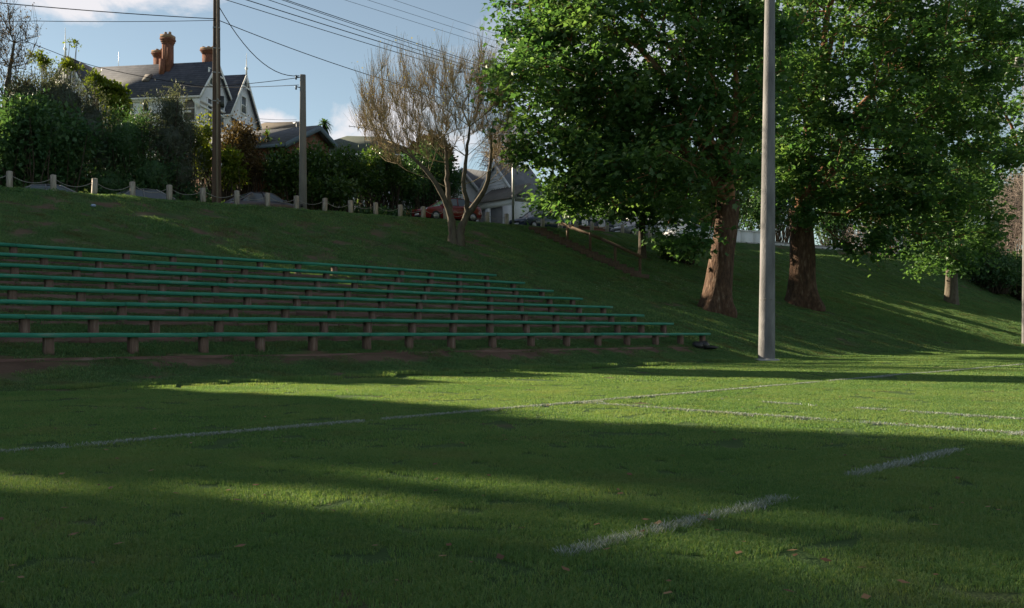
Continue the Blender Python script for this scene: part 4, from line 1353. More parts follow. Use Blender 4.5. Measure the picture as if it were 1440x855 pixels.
creeper('dry_shrub', 'pinkish brown leafless shrub above the grey roof of the white house', [px_blob(715, 200, 26, 30, 74, 2.5), px_blob(700, 225, 16, 22, 72, 2.0)], 1100, 1.2, 503)
for k, (x, y, rx, ry, Yk) in enumerate(((1400, 382, 34, 30, hit(1400, 412).y), (1442, 385, 34, 34, hit(1440, 424).y), (1378, 365, 26, 30, hit(1378, 400).y))):
    shrub('dark_thicket', ('dark thicket at the right edge, behind the short pale trunk', 'dark thicket under the brown creeper at the right edge', 'dark tall thicket right of the pale trunk, farthest back')[k], 'shrub', 'thickets at the right edge', [px_blob(x, y, rx, ry, Yk, 3.0)], 3200, 0.22, 'dark_leaf', 520 + k)
for k, (x, y, rx, ry) in enumerate(((965, 350, 26, 20), (940, 352, 18, 14))):
    h_ = hit(x, y + ry)
    shrub('pale_shrub', ('leafy pale green shrub right of the handrail end', 'leafy pale green shrub against the thin dark trunk')[k], 'shrub', 'low shrubs on the bank', [px_blob(x, y, rx, ry, h_.y, 0.9)], 900, 0.20, 'plane_leaf', 540 + k, core=0)
hb = hit(672, 330)

# tall evergreens off the left of the picture, in the gardens across the street: their shade lies over the field
def shade_tree(label, p, t, h, rx, rt, seed, n=9000, low=1.0, gap=0.0, cone=0.5, lm_='dark_leaf'):
    rng = np.random.default_rng(seed)
    b = PT(p, t)
    b.z = float(terrain(p, t))
    root = empty('tall_evergreen', label, 'tree', tuple(b), ROT, 'tall evergreens beyond the left edge of the picture')
    MB().tube([(0, 0, -0.3), (0, 0, h * 0.5), (0, 0, h * 0.95)], [0.38, 0.26, 0.05], 8).build('trunk', M['dark_bark'], root, smooth=True)
    u = rng.random(n)
    z = low + (h - low) * u
    prof = np.where(u > 1 - cone, np.sqrt(np.clip((1 - u) / cone, 0, 1)), 1.0) * (0.93 + 0.10 * np.sin(u * 37 + seed))
    a = rng.random(n) * 6.283
    r = rng.random(n) ** 0.45
    c = np.stack([np.cos(a) * r * prof * rx, np.sin(a) * r * prof * rt, z], 1)
    keep = rng.random(n) > gap
    c = c[keep]
    m = len(c)
    lf = MB()
    add_leaves(lf, c, rng.normal(0, 1, (m, 3)), rng.normal(0, 1, (m, 3)), 0.62 * (0.6 + 0.7 * rng.random(m)), rng.random(m), OVAL_LEAF)
    lf.build('crown', M[lm_], root)
    return root
SHADE = [  # label, p, t, height above the street, half width along the street, half depth
    ('broad columnar evergreen beyond the left edge, nearest the picture', 50, -5.35, 18.5, 2.15, 2.2, 601, 15000, 0.5, 0.0, 0.12),
    ('second columnar evergreen beyond the left edge', 50, -11.7, 19.0, 2.75, 2.4, 602, 15000, 0.5, 0.0, 0.12),
    ('third columnar evergreen beyond the left edge', 50.5, -16.8, 19.0, 2.8, 2.2, 603, 10000, 0.5, 0.0, 0.2),
    ('fourth columnar evergreen, farthest beyond the left edge', 51, -22.2, 18.5, 3.0, 2.2, 604, 9000, 0.5, 0.0, 0.2),
    ('rounder evergreen outside the left edge beside the twiggy tree', 50, 9.9, 13.8, 1.8, 2.0, 606, 12000, 0.5, 0.0, 0.3),
    ('thin see through evergreen in the gap beyond the left edge', 53, -8.9, 20.0, 1.0, 1.2, 605, 620, 0.5, 0.0, 0.2),  # out of view, sparse crown added to half block the sun
    ('narrow shorter evergreen in the gap beyond the left edge', 50, -8.25, 12.7, 1.0, 1.4, 610, 5000, 0.3, 0.0, 0.2),  # added out of view, shades only the left end of the light strip
    ('low broad evergreen beyond the left edge, first from the picture', 50, 6.2, 8.2, 2.3, 2.0, 607, 6000, 0.3, 0.0, 0.3),
    ('low broad evergreen beyond the left edge, second from the picture', 50, 2.4, 8.6, 2.3, 2.0, 608, 6000, 0.3, 0.0, 0.3),
    ('low broad evergreen beyond the left edge, third from the picture', 50, -2.75, 11.2, 1.1, 2.0, 609, 6000, 0.3, 0.0, 0.3),
]
for a in SHADE:
    shade_tree(*a)

# ------------------------------------------------------------------ poles and wires
tp1 = t_at(39.7, 304.5)
b1 = PT(39.7, tp1); b1.z = float(terrain(39.7, tp1))
H1 = at(304, -46, b1.y).z - b1.z
pole1 = empty('utility_pole', 'tall brown wooden power pole with a pale strip running up its face', 'utility pole', tuple(b1), R(18))
MB().box((0, 0, H1 / 2 - 0.3), (0.44, 0.40, H1 + 0.6), 0, 0.62).build('pole', M['pole_wood'], pole1, bevel=0.03)
mb = MB()
mb.tube([(0.03, -0.225, -0.2), (0.03, -0.14, H1 - 0.3)], 0.055, 6)
mb.build('face_strip', M['pole_strip'], pole1)  # tube up the face, paler than the pole
for y in (40, 69, 103, 143):
    z = at(304, y, b1.y).z - b1.z
    k = 1 - 0.38 * z / H1
    share('band', MB().box((0, 0, 0), (0.46 * k, 0.43 * k, 0.05)).mesh('band'), pole1, (0, 0, z)).data.materials.append(M['steel'])
z = at(304, 143, b1.y).z - b1.z
bx = MB().box((0.24, -0.06, z), (0.20, 0.24, 0.50), 0, 0.9).build('switch_box', M['black_plastic'], pole1, bevel=0.02)
for dz in (0.05, -0.12):
    MB().tube([(0.06, -0.2, z + dz), (0.06, -0.27, z + dz)], 0.045, 6).build('clip', M['steel'], pole1)
MB().box((0.20, -0.13, at(304, 232, b1.y).z - b1.z), (0.09, 0.012, 0.16)).build('number_tag', M['steel'], pole1)
arm_z = at(304, -24, b1.y).z - b1.z
MB().box((0, -0.2, arm_z), (0.11, 0.10, 0.10)).box((0, -0.22, arm_z), (2.2, 0.09, 0.12), R(28)).build('crossarm', M['pole_wood'], pole1)
tp2 = t_at(39.9, 424.5)
b2 = PT(39.9, tp2); b2.z = float(terrain(39.9, tp2))
H2 = at(428, 105, b2.y).z - b2.z
pole2 = empty('concrete_utility_pole', 'shorter grey concrete power pole in front of the hedge', 'utility pole', tuple(b2), R(12))
MB().box((0.05, 0, H2 / 2 - 0.3), (0.42, 0.34, H2 + 0.6), 0, 0.66).build('pole', M['pole_concrete'], pole2, bevel=0.03)
for dz in (0.12, 0.62):
    MB().tube([(-0.28, -0.02, H2 - dz), (-0.05, -0.02, H2 - dz - 0.04)], 0.025, 5).tube([(-0.28, -0.02, H2 - dz - 0.14), (-0.28, -0.02, H2 - dz + 0.08)], [0.05, 0.03], 6).build('insulator', M['black_plastic'], pole2)
MB().box((0.0, -0.22, 0.35), (0.12, 0.08, 0.16)).build('junction_box', M['black_plastic'], pole2)

def octa_pole(name, label, base, r0, r1, h, lean):
    root = empty(name, label, 'floodlight pole', tuple(base), R(9))
    n = 8
    mb = MB()
    for k, (a, b, ra, rb) in enumerate(((-0.4, h, r0, r1),)):
        th = np.arange(n) * 2 * math.pi / n + math.pi / 8
        ring = lambda z, r: np.stack([r * np.cos(th) + lean * z / h, r * np.sin(th), np.full(n, z)], 1)
        v = np.concatenate([ring(a, ra), ring(b, rb)])
        q = np.array([[j, (j + 1) % n, n + (j + 1) % n, n + j] for j in range(n)])
        mb.add(v, [q, np.arange(n)[None] + n])
    mb.build('shaft', M['concrete'], root)
    th = math.pi / 8
    rj = r0 - (r0 - r1) * 2.15 / h
    MB().tube([(lean * 2.15 / h, 0, 2.13), (lean * 2.15 / h, 0, 2.17)], rj * 1.005, 8).build('joint', M['pole_concrete'], root)
    MB().tube([(0, 0, -0.1), (0, 0, 0.05), (0, 0, 0.07)], [r0 * 1.55, r0 * 1.5, r0 * 1.02], 14).build('footing', M['kerb'], root)
    hd = MB().box((lean, 0, h + 0.05), (1.9, 0.16, 0.16)).build('crossbar', M['steel'], root)
    for dx in (-0.65, 0.0, 0.65):
        MB().box((lean + dx, -0.22, h + 0.28), (0.5, 0.26, 0.42), 0, 0.8).build('floodlight', M['grey_door'], hd)
    return root
fb_ = hit(1078, 507)
octa_pole('floodlight_pole', 'tall pale octagonal concrete floodlight pole by the end of the benches', fb_, 0.295, 0.13, 17.5, 0.17)
fr_ = hit(1442, 486)
octa_pole('floodlight_pole', 'farther concrete pole cut off by the right edge', fr_, 0.22, 0.12, 17.5, 0.05)

def wire(label, pts, r=0.019, sag=0.0, m='cable', group='overhead wires', n=14):
    pts = [np.array(tuple(p)) for p in pts]
    out = []
    for a, b in zip(pts, pts[1:]):
        s = np.linspace(0, 1, n)
        q = a[None] * (1 - s[:, None]) + b[None] * s[:, None]
        q[:, 2] -= 4 * sag * s * (1 - s)
        out.append(q if not out else q[1:])
    return tag(MB().tube(np.concatenate(out), r, 5).build('overhead_wire', M[m], smooth=True), label, 'wire', group)
def wp(x, y, p):
    return at(x, y, depth(p, x))
P1 = lambda y: at(305, y, b1.y - 0.1)
wire('upper black wire from the brown power pole out to the left', [P1(26.5), at(0, 4, 36.5), at(-160, -12, 33)], 0.020, 0.05)
wire('lower thin wire from the brown power pole out to the left', [P1(28.5), at(48, 29.5, 38.5), at(-160, 28, 34)], 0.014, 0.04)
wire('slack black wire hanging from the brown pole down to the grey pole', [P1(4), at(421, 106.5, b2.y)], 0.020, 0.95)
wire('single black wire running right from the brown pole into the bare tree', [P1(27.5), wp(550, 115, 40), wp(700, 158, 40), wp(1000, 250, 40)], 0.019, 0.12)
for k, (ya, yb) in enumerate(((25, 96), (27.3, 99.5), (33.3, 104.5), (41, 107.5), (49, 114))):
    a, b = wp(480, ya, 39.9 + 0.12 * k), wp(694, yb, 39.9 + 0.12 * k)
    d = b - a
    l0 = (P1(0).x - a.x) / d.x
    wire(('topmost', 'second', 'third', 'fourth', 'lowest')[k] + ' black wire of the bundle of five crossing the sky', [a + d * l0, b, a + d * 2.6], (0.019, 0.016, 0.017, 0.022, 0.018)[k], 0.04)
for k, (xa, yb) in enumerate(((488, 70), (520, 61), (557, 51))):
    a, b = wp(xa, 0, 62), wp(708, yb, 62)
    wire(('left', 'middle', 'right')[k] + ' thin blue wire of the three highest wires', [a + (a - b) * 1.2, b, b + (b - a) * 2.2], 0.017, 0.05, 'far_cable')
wire('upper wire from behind the trees at the left to the grey pole', [at(420, 109, b2.y), at(288, 122, 50), at(145, 96, 49), at(78, 74, 48), at(-60, 15, 44)], 0.017, 0.06)
wire('lower wire from the villa side to the grey pole', [at(420, 119.5, b2.y), at(288, 122.5, 60), at(250, 118, 66)], 0.016, 0.05)
for k, (ya, yb) in enumerate(((165, 168.5), (169, 173))):
    wire(('upper', 'lower') [k] + ' short thin wire behind the grey pole over the bungalow', [at(345, ya, 62), at(417, yb, 61)], 0.013, 0.06, 'far_cable')

# street lamp with a thin pole at the white house
tl_ = t_at(40.3, 721.5)
lb0 = PT(40.3, tl_); lb0.z = float(terrain(40.3, tl_))
zt_ = at(721, 190, lb0.y).z - lb0.z
lamp = empty('street_lamp', 'thin grey street lamp post in front of the white house', 'street lamp', tuple(lb0))
MB().tube([(0, 0, -0.2), (0, 0, zt_ * 0.5), (0, 0, zt_)], [0.085, 0.07, 0.055], 8).build('post', M['steel'], lamp, smooth=True)
MB().tube([(0, 0, zt_), (-0.15, 0, zt_ + 0.1), (-0.6, 0, zt_ + 0.05)], 0.03, 6).build('arm', M['steel'], lamp, smooth=True)
MB().box((-0.75, 0, zt_ + 0.02), (0.5, 0.22, 0.13), 0, 0.7).build('lamp_head', M['lamp_glass'], lamp, bevel=0.03)

# ------------------------------------------------------------------ houses
def gable_block(root, x0, x1, yc, z0, near, far, zr, wallm, roofm, trimm, over=0.35, th=0.12, barge=True):
    """ridge along local x; near / far = (half width, eave height) on the -y and +y sides"""
    (hn, zn), (hf, zf) = near, far
    prof = [(yc - hn, z0), (yc + hf, z0), (yc + hf, zf), (yc, zr), (yc - hn, zn)]
    wall = MB().slab([(x0, y, z) for y, z in prof], (x1 - x0, 0, 0)).build('wall', M[wallm], root)
    roof = None
    for s, hw, ze in ((-1, hn, zn), (1, hf, zf)):
        sl = (zr - ze) / hw
        ye, zee = yc + s * (hw + over), ze - sl * over
        nrm = Vector((0, s * sl, 1)).normalized() * th
        lift = Vector((0, 0, 0.06))
        pts = [Vector((x0 - over, yc, zr)) + lift, Vector((x1 + over, yc, zr)) + lift, Vector((x1 + over, ye, zee)) + lift, Vector((x0 - over, ye, zee)) + lift]
        if s < 0:
            pts = pts[::-1]
        r = MB().slab(pts, nrm).build('roof', M[roofm], root)
        roof = roof or r
        if barge:
            for xe in (x0 - over - 0.06, x1 + over + 0.005):
                d = Vector((0, ye - yc, zee - zr))
                a = Vector((xe, yc, zr + 0.20)); b = a + d
                MB().slab([a, b, b - Vector((0, 0, 0.36)), a - Vector((0, 0, 0.36))], (0.055, 0, 0)).build('barge_board', M[trimm], root)
            MB().box(((x0 + x1) / 2, ye + s * 0.03, zee + 0.05), (x1 - x0 + 2 * over, 0.05, 0.2)).build('fascia', M[trimm], root)
    return wall, roof
def window(root, c, wdt, hgt, axis, m='glass', frame='white_paint', bars=1):
    """axis 'x': the pane faces local +x; 'y': it faces local -y"""
    def bx(mb, u, v, su, sv, out, dep):
        if axis == 'x':
            return mb.box((c[0] + out, c[1] + u, c[2] + v), (dep, su, sv))
        return mb.box((c[0] + u, c[1] - out, c[2] + v), (su, dep, sv))
    f = MB()
    t_ = 0.11
    bx(f, 0, hgt / 2 + t_ / 2, wdt + 2 * t_, t_, 0.03, 0.12)
    bx(f, 0, -hgt / 2 - t_ / 2, wdt + 2 * t_ + 0.1, t_, 0.05, 0.18)
    bx(f, -wdt / 2 - t_ / 2, 0, t_, hgt, 0.03, 0.12)
    bx(f, wdt / 2 + t_ / 2, 0, t_, hgt, 0.03, 0.12)
    for k in range(bars):
        bx(f, 0, hgt * ((k + 1) / (bars + 1) - 0.5), wdt, 0.05, 0.025, 0.06)
    fo = f.build('window', M[frame], root)
    bx(MB(), 0, 0, wdt, hgt, 0.008, 0.02).build('pane', M[m], fo)
    return fo
def chimney(root, x, y, z0, z1, wd, dp, npots, shoulder=False):
    h = z1 - z0
    mb = MB().box((x, y, z0 + h * 0.36), (wd, dp, h * 0.72))
    for k, (zz, g) in enumerate(((0.735, 1.10), (0.775, 1.24), (0.82, 1.38))):
        mb.box((x, y, z0 + h * zz), (wd * g, dp * g, h * 0.044))
    if shoulder:
        mb.box((x - wd * 0.36, y - dp * 0.62, z0 + h * 0.16), (wd * 0.62, dp * 0.5, h * 0.36))
        for u in (-0.27, 0.27):
            mb.box((x + u * wd, y - dp * 0.52, z0 + h * 0.5), (wd * 0.16, dp * 0.08, h * 0.42))
    ch = mb.build('chimney', M['brick'], root)
    MB().box((x, y, z0 + h * 0.885), (wd * 1.30, dp * 1.30, h * 0.075)).build('chimney_cap', M['brick_cap'], ch)
    for k in range(npots):
        u = (k - (npots - 1) / 2) * wd * 0.55
        MB().tube([(x + u, y, z0 + h * 0.92), (x + u, y, z1)], [wd * 0.20, wd * 0.17], 8).build('chimney_pot', M['brick_cap'], ch)
    return ch
VZ = 80.0
va = at(302, 300, VZ)
vroot_z = ground(va.x, va.y) - 0.5
villa = empty('villa', 'large white Victorian villa with steep slate gables and brick chimneys', 'house', (va.x, va.y, vroot_z), R(-9))
def vz(y, Y=VZ):
    return EYE + (HORIZON - y) / F * Y - vroot_z
zr, ze = vz(89), vz(133, 77.5)
gable_block(villa, -11.6, 0, 0, 0, (2.9, ze), (3.3, ze), zr, 'weatherboard', 'slate', 'white_paint', 0.3)
zrB, zeB = vz(109, 85), vz(165, 84)
gable_block(villa, -6, 0.4, 4.7, 0, (2.85, zeB), (3.0, zeB), zrB, 'weatherboard', 'slate', 'white_paint', 0.3)
# cross gable at the left end, facing the street side
cg = bpy.data.objects.new('cross_gable', None)
cl_ = MB()
xc = -11.6
hw = 2.0
zc0 = zr - 3.2
cl_.slab([(xc - hw, -3.3, 0), (xc + hw, -3.3, 0), (xc + hw, -3.3, zc0), (xc, -3.3, zr), (xc - hw, -3.3, zc0)], (0, 3.2, 0)).build('wall', M['weatherboard'], villa)
for s in (-1, 1):
    d = Vector((s * (hw + 0.3), 0, -(3.2) * (hw + 0.3) / hw))
    a = Vector((xc, -3.6, zr + 0.08)); b = a + d
    pts = [a, b, b + Vector((0, 3.7, 0)), a + Vector((0, 3.7, 0))]
    MB().slab(pts if s > 0 else pts[::-1], Vector((s * 0.8, 0, 0.5)) * 0.13).build('roof', M['slate'], villa)
    a = Vector((xc, -3.68, zr + 0.25)); b = a + d
    MB().slab([a, b, b - Vector((0, 0, 0.42)), a - Vector((0, 0, 0.42))], (0, 0.06, 0)).build('barge_board', M['white_paint'], villa)
bpy.data.objects.remove(cg)
def finial(x, y, z, h):
    MB().tube([(x, y, z - 0.3), (x, y, z + 0.35), (x, y, z + 0.5), (x, y, z + 0.65), (x, y, z + h)], [0.09, 0.07, 0.15, 0.05, 0.015], 6).build('finial', M['white_paint'], villa)
finial(xc, -3.66, zr + 0.2, 2.3)
finial(0.72, 4.7, zrB + 0.2, 1.9)
finial(0.32, 0.0, zr + 0.2, 0.5)
for (yy, zz, hh) in ((0, zr, 2.9), (4.7, zrB, 2.9)):            # collar ties and brackets in the gable heads
    MB().box((0.36 if yy == 0 else 0.76, yy, zz - 1.1), (0.06, 1.5, 0.14)).build('gable_tie', M['white_paint'], villa)
    MB().box((0.37 if yy == 0 else 0.77, yy, zz - 0.55), (0.06, 0.12, 1.0)).build('gable_post', M['white_paint'], villa)
window(villa, (0, -0.75, vz(112)), 0.55, 1.3, 'x')
window(villa, (0, -1.0, vz(160)), 0.75, 2.0, 'x')
window(villa, (0, 1.2, vz(160)), 0.75, 2.0, 'x')
window(villa, (0.4, 4.7, vz(146, 84)), 0.95, 1.5, 'x')
window(villa, (0.4, 3.6, vz(186, 84)), 0.8, 1.6, 'x')
window(villa, (0.4, 6.1, vz(186, 84)), 0.8, 1.6, 'x')
window(villa, (-0.75, -2.9, vz(163)), 0.95, 2.1, 'y', 'curtain')
window(villa, (-6.3, -2.9, vz(160)), 0.95, 1.9, 'y', 'curtain')
for s in (-1, 1):                                               # curved brackets over the corner window
    MB().slab([(-0.75 + s * 0.95, -3.0, ze - 0.35), (-0.75 + s * 0.15, -3.0, ze - 0.35), (-0.75 + s * 0.95, -3.0, ze - 1.35)], (0, -0.1, 0)).build('bracket', M['white_paint'], villa)
MB().box((-5.9, -3.03, ze - 0.42), (10.6, 0.12, 0.22)).box((-5.9, -3.0, ze - 1.5), (10.6, 0.1, 0.16)).build('cornice', M['white_paint'], villa)
MB().box((0.12, 0.2, ze - 0.55), (0.2, 5.9, 0.16)).box((0.10, 0.2, ze - 0.95), (0.14, 5.9, 0.12)).build('string_course', M['white_paint'], villa)
MB().slab([(0.4, 2.2, zeB - 0.5), (0.4, 7.6, zeB - 0.5), (1.5, 7.6, zeB - 1.2), (1.5, 2.2, zeB - 1.2)], (0, 0, 0.12)).build('porch_roof', M['slate'], villa)
MB().slab([(1.5, 2.2, zeB - 1.3), (1.5, 7.6, zeB - 1.3), (1.5, 7.6, zeB - 1.1), (1.5, 2.2, zeB - 1.1)], (0.06, 0, 0)).build('porch_fascia', M['white_paint'], villa)
chimney(villa, -4.05, -0.55, zr - 1.0, vz(42, 79.5), 0.72, 0.70, 2, True)
chimney(villa, -5.65, 0.9, zr - 0.9, vz(70, 82), 0.78, 0.72, 2)
chimney(villa, -0.95, 0.75, zr - 0.7, vz(66, 81), 0.85, 0.72, 3)
ks = Vector((0, -2.9, ze - zr)).normalized()
sk = Vector((-5.4, -1.5, zr - 1.5 * (zr - ze) / 2.9 + 0.23))
MB().slab([sk + Vector((-0.32, 0, 0)) - ks * 0.45, sk + Vector((0.32, 0, 0)) - ks * 0.45, sk + Vector((0.32, 0, 0)) + ks * 0.45, sk + Vector((-0.32, 0, 0)) + ks * 0.45], (0, -0.08, 0.1)).build('skylight', M['curtain'], villa)
MB().tube([(-9.2, 0.3, zr), (-9.2, 0.3, zr + 1.5)], 0.02, 4).build('aerial', M['steel'], villa)

BZ = 60.0
ba = at(442, 300, BZ)
bz0 = ground(ba.x, ba.y) - 0.4
bung = empty('bungalow', 'brown brick bungalow with grey roof and blue grey gable boards', 'house', (ba.x, ba.y, bz0), R(-20))
bzz = lambda y, Y=BZ: EYE + (HORIZON - y) / F * Y - bz0
gable_block(bung, -9, 0, 0, 0, (3.5, bzz(204, 57)), (1.8, bzz(205, 62)), bzz(181), 'brown_brick', 'grey_tile', 'blue_fascia', 0.4, 0.14)
window(bung, (-3.6, -3.5, bzz(232, 58)), 1.4, 1.2, 'y', 'curtain')
window(bung, (-6.6, -3.5, bzz(232, 58)), 1.4, 1.2, 'y', 'curtain')
window(bung, (0, -0.6, bzz(232, 60)), 1.3, 1.2, 'x')
MB().tube([(-1.6, 0.4, bzz(181)), (-1.6, 0.4, bzz(166))], 0.025, 5).box((-1.6, 0.4, bzz(168)), (0.5, 0.05, 0.05)).build('service_mast', M['steel'], bung)

def hip_house(name, label, x0, x1, Y, dep, y_eave, y_ridge, rz, wallm, roofm, ridge=0.45, group=None):
    a, b = at(x0, 300, Y), at(x1, 300, Y)
    c = (a + b) / 2
    L = (b - a).length
    g = ground(c.x, c.y) - 0.6
    root = empty(name, label, 'house', (c.x, c.y, g), rz, group)
    ze_ = EYE + (HORIZON - y_eave) / F * Y - g
    zr_ = EYE + (HORIZON - y_ridge) / F * (Y + dep / 2) - g
    MB().box((0, dep / 2, ze_ / 2), (L, dep, ze_)).build('wall', M[wallm], root)
    o = 0.45
    A = [(-L / 2 - o, -o, ze_), (L / 2 + o, -o, ze_), (L / 2 + o, dep + o, ze_), (-L / 2 - o, dep + o, ze_)]
    rl = L * ridge / 2
    Rg = [(-rl, dep / 2, zr_), (rl, dep / 2, zr_)]
    v = np.array(A + Rg) + np.array([0, 0, 0.02])
    MB().add(v, [np.array([[0, 1, 5, 4], [2, 3, 4, 5], [3, 2, 1, 0]]), np.array([[1, 2, 5], [3, 0, 4]])]).build('roof', M[roofm], root)
    MB().box((0, -o - 0.03, ze_ - 0.06), (L + 2 * o, 0.05, 0.2)).build('gutter', M['white_paint'], root)
    for k in range(3):
        window(root, ((k - 1) * L * 0.3, 0, ze_ - 1.5), 1.1, 1.3, 'y')
    return root, ze_, zr_, L
gh, gze, gzr, gL = hip_house('green_roof_house', 'white house with dark green tiled hip roof behind the hedge', 425, 590, 78, 9, 218, 192, R(6), 'white_paint', 'green_tile', 0.3)
MB().tube([(0.2, 2.5, gze), (0.2, 2.5, gzr + 0.45)], 0.03, 5).tube([(-1.2, 2.5, gzr + 0.45), (1.3, 2.5, gzr + 0.2)], 0.025, 5).build('aerial', M['cable'], gh)
for k in range(7):
    MB().tube([(-1.1 + k * 0.38, 2.1, gzr + 0.43 - k * 0.04), (-1.1 + k * 0.38, 2.9, gzr + 0.43 - k * 0.04)], 0.015, 4).build('aerial_rod', M['cable'], gh)
hip_house('brown_roof_house', 'house with low brown tiled roof between the villa and the bungalow', 318, 425, 90, 9, 192, 172, R(-8), 'white_paint', 'brown_tile', 0.5)

WZ = 70.0
wa = at(697, 300, WZ)
wz0 = ground(wa.x, wa.y) - 0.5
wh = empty('white_house', 'white weatherboard house with grey iron roofs behind the bare tree', 'house', (wa.x, wa.y, wz0), R(40))
wzz = lambda y, Y=WZ: EYE + (HORIZON - y) / F * Y - wz0
gable_block(wh, 0, 3.2, 0, 0, (2.5, wzz(279, 69)), (2.2, wzz(278, 71)), wzz(231), 'white_paint', 'grey_iron', 'white_paint', 0.15)
gable_block(wh, 0.6, 6.5, 4.8, 0, (2.3, wzz(272, 73)), (2.3, wzz(272, 73)), wzz(236, 73), 'white_paint', 'grey_iron', 'white_paint', 0.2)
zl0, zl1 = wzz(266, 69), wzz(284, 67.5)
lean_roof = MB().slab([(-1.9, -4.2, zl1), (-1.9, 0.4, zl1), (-0.1, 0.4, zl0), (-0.1, -4.2, zl0)][::-1], (0, 0, 0.1)).build('lean_to_roof', M['rust_iron'], wh)
for k in range(16):
    y = -4.1 + k * 0.29
    MB().slab([(-1.9, y - 0.035, zl1 + 0.1), (-1.9, y + 0.035, zl1 + 0.1), (-0.1, y + 0.035, zl0 + 0.1), (-0.1, y - 0.035, zl0 + 0.1)], (0, 0, 0.05)).build('roof_rib', M['rust_iron'], lean_roof)
gar = MB()
gar.box((-1.7, -1.9, zl1 - 0.22), (0.16, 4.5, 0.40)).box((-1.7, 0.15, zl1 / 2 - 0.22), (0.18, 0.4, zl1 - 0.44)).box((-1.7, -1.25, zl1 / 2 - 0.22), (0.18, 0.5, zl1 - 0.44)).box((-1.7, -3.6, zl1 / 2 - 0.22), (0.18, 1.2, zl1 - 0.44)).box((-0.85, -4.1, zl1 / 2 - 0.1), (1.5, 0.14, zl1 - 0.2)).box((-0.85, 0.3, zl1 / 2 - 0.1), (1.5, 0.12, zl1 - 0.2))
gar.build('garage_wall', M['white_paint'], wh)
MB().box((-1.62, -2.25, zl1 / 2 - 0.22), (0.08, 1.48, zl1 - 0.46)).build('garage_door', M['grey_door'], wh)
MB().box((-1.62, -0.52, zl1 / 2 - 0.22), (0.08, 0.94, zl1 - 0.46)).build('garage_door', M['grey_door'], wh)
wf = MB()
for k in range(9):                                              # cladding boards on the gable
    z = zl0 + 0.25 + k * 0.22
    half = max(0.0, (wzz(231) - z) / (wzz(231) - zl0) * 1.7)
    if half > 0.1:
        wf.box((-0.012, -0.1, z), (0.02, 2 * half, 0.03))
tag(wf.build('cladding_lap', M['weatherboard'], wh), kind='stuff')

def wall_run(name, label, cat, p, x0, x1, h, th, m, cap=None):
    t0, t1 = t_at(p, x0), t_at(p, x1)
    b = PT(p, t0)
    z0, z1 = float(terrain(p, t0)), float(terrain(p, t1))
    root = empty(name, label, cat, (b.x, b.y, z0), ROT)
    L = t1 - t0
    n = max(1, int(L / 2.4))
    for k in range(n):
        x = (k + 0.5) * L / n
        MB().box((x, 0, (z1 - z0) * (k + 0.5) / n + h / 2 - 0.2), (L / n - 0.015, th, h + 0.4)).build('panel', M[m], root)
    if cap:
        a, c = Vector((0, 0, h)), Vector((L, 0, h + z1 - z0))
        MB().slab([a + Vector((0, -th, 0.0)), c + Vector((0, -th, 0)), c + Vector((0, th, 0)), a + Vector((0, th, 0))], (0, 0, 0.08)).build('coping', M[cap], root)
    return root
wall_run('garden_wall', 'low white garden wall beside the garage door of the white house', 'wall', 47.6, 684, 708, 0.75, 0.16, 'white_paint')
wall_run('brick_wall', 'dark brown brick garden wall under the plane leaves', 'wall', 47.8, 778, 850, 1.15, 0.22, 'dark_brick', 'brick_cap')
rr_, a_, b_, c_ = hip_house('red_roof_house', 'white house with red iron roof glimpsed under the plane leaves', 790, 878, 86, 8, 296, 274, R(20), 'white_paint', 'red_iron', 0.6)
RZ = 84.0
ra = at(884, 300, RZ)
rz0 = ground(ra.x, ra.y) - 0.5
rg = empty('white_outbuilding', 'small white gabled building with grey roof right of the red roof', 'house', (ra.x, ra.y, rz0), ROT)
rzz = lambda y: EYE + (HORIZON - y) / F * RZ - rz0
gable_block(rg, 0, 7, 0, 0, (1.7, rzz(303)), (1.7, rzz(303)), rzz(285), 'white_paint', 'grey_iron', 'white_paint', 0.2)
wall_run('white_wall', 'long pale rendered wall along the street under the plane trees', 'wall', 48.2, 895, 1075, 2.0, 0.2, 'weatherboard', 'white_paint')
wall_run('stone_wall', 'low pale wall on the street seen between the plane trunks and the bare bush', 'wall', 47.9, 1085, 1400, 1.1, 0.2, 'weatherboard', 'kerb')
# garden trees beyond the street behind the plane trees
GT = 'garden trees beyond the street behind the plane trees'
for k, (x, y, rx, ry, pp, lm_, lab) in enumerate((
        (1010, 262, 60, 60, 52, 'hedge_leaf', 'rounded garden tree between the leaning trunk and the concrete pole'), (1090, 250, 60, 75, 53, 'dark_leaf', 'dark garden tree right behind the concrete floodlight pole'),
        (1185, 260, 50, 75, 53, 'dark_leaf', 'dark garden tree just right of the upright plane trunk'), (1270, 270, 60, 60, 54, 'brown_leaf', 'brownish garden tree above the pale leafless bush'),
        (1345, 275, 50, 70, 54, 'dark_leaf', 'dark garden tree behind the short pale trunk'), (1420, 300, 45, 70, 54, 'grey_leaf', 'greyish garden tree behind the brown creeper'),
        (606, 226, 32, 30, 54, 'brown_leaf', 'brownish garden tree behind the bare tree and the airy shrub'), (765, 290, 40, 22, 56, 'hedge_leaf', 'garden tree right of the white house'), (930, 240, 60, 55, 58, 'dark_leaf', 'garden tree above the long pale wall'))):
    Yk = depth(pp, x)
    shrub('garden_tree', lab, 'tree', GT, [px_blob(x, y, rx, ry, Yk, 3.5), px_blob(x - rx * 0.3, y + ry * 0.6, rx * 0.8, ry * 0.6, Yk, 3), px_blob(x + rx * 0.3, y - ry * 0.4, rx * 0.6, ry * 0.6, Yk + 1, 3)], 6200, 0.26, lm_, 700 + k, core=0.6)

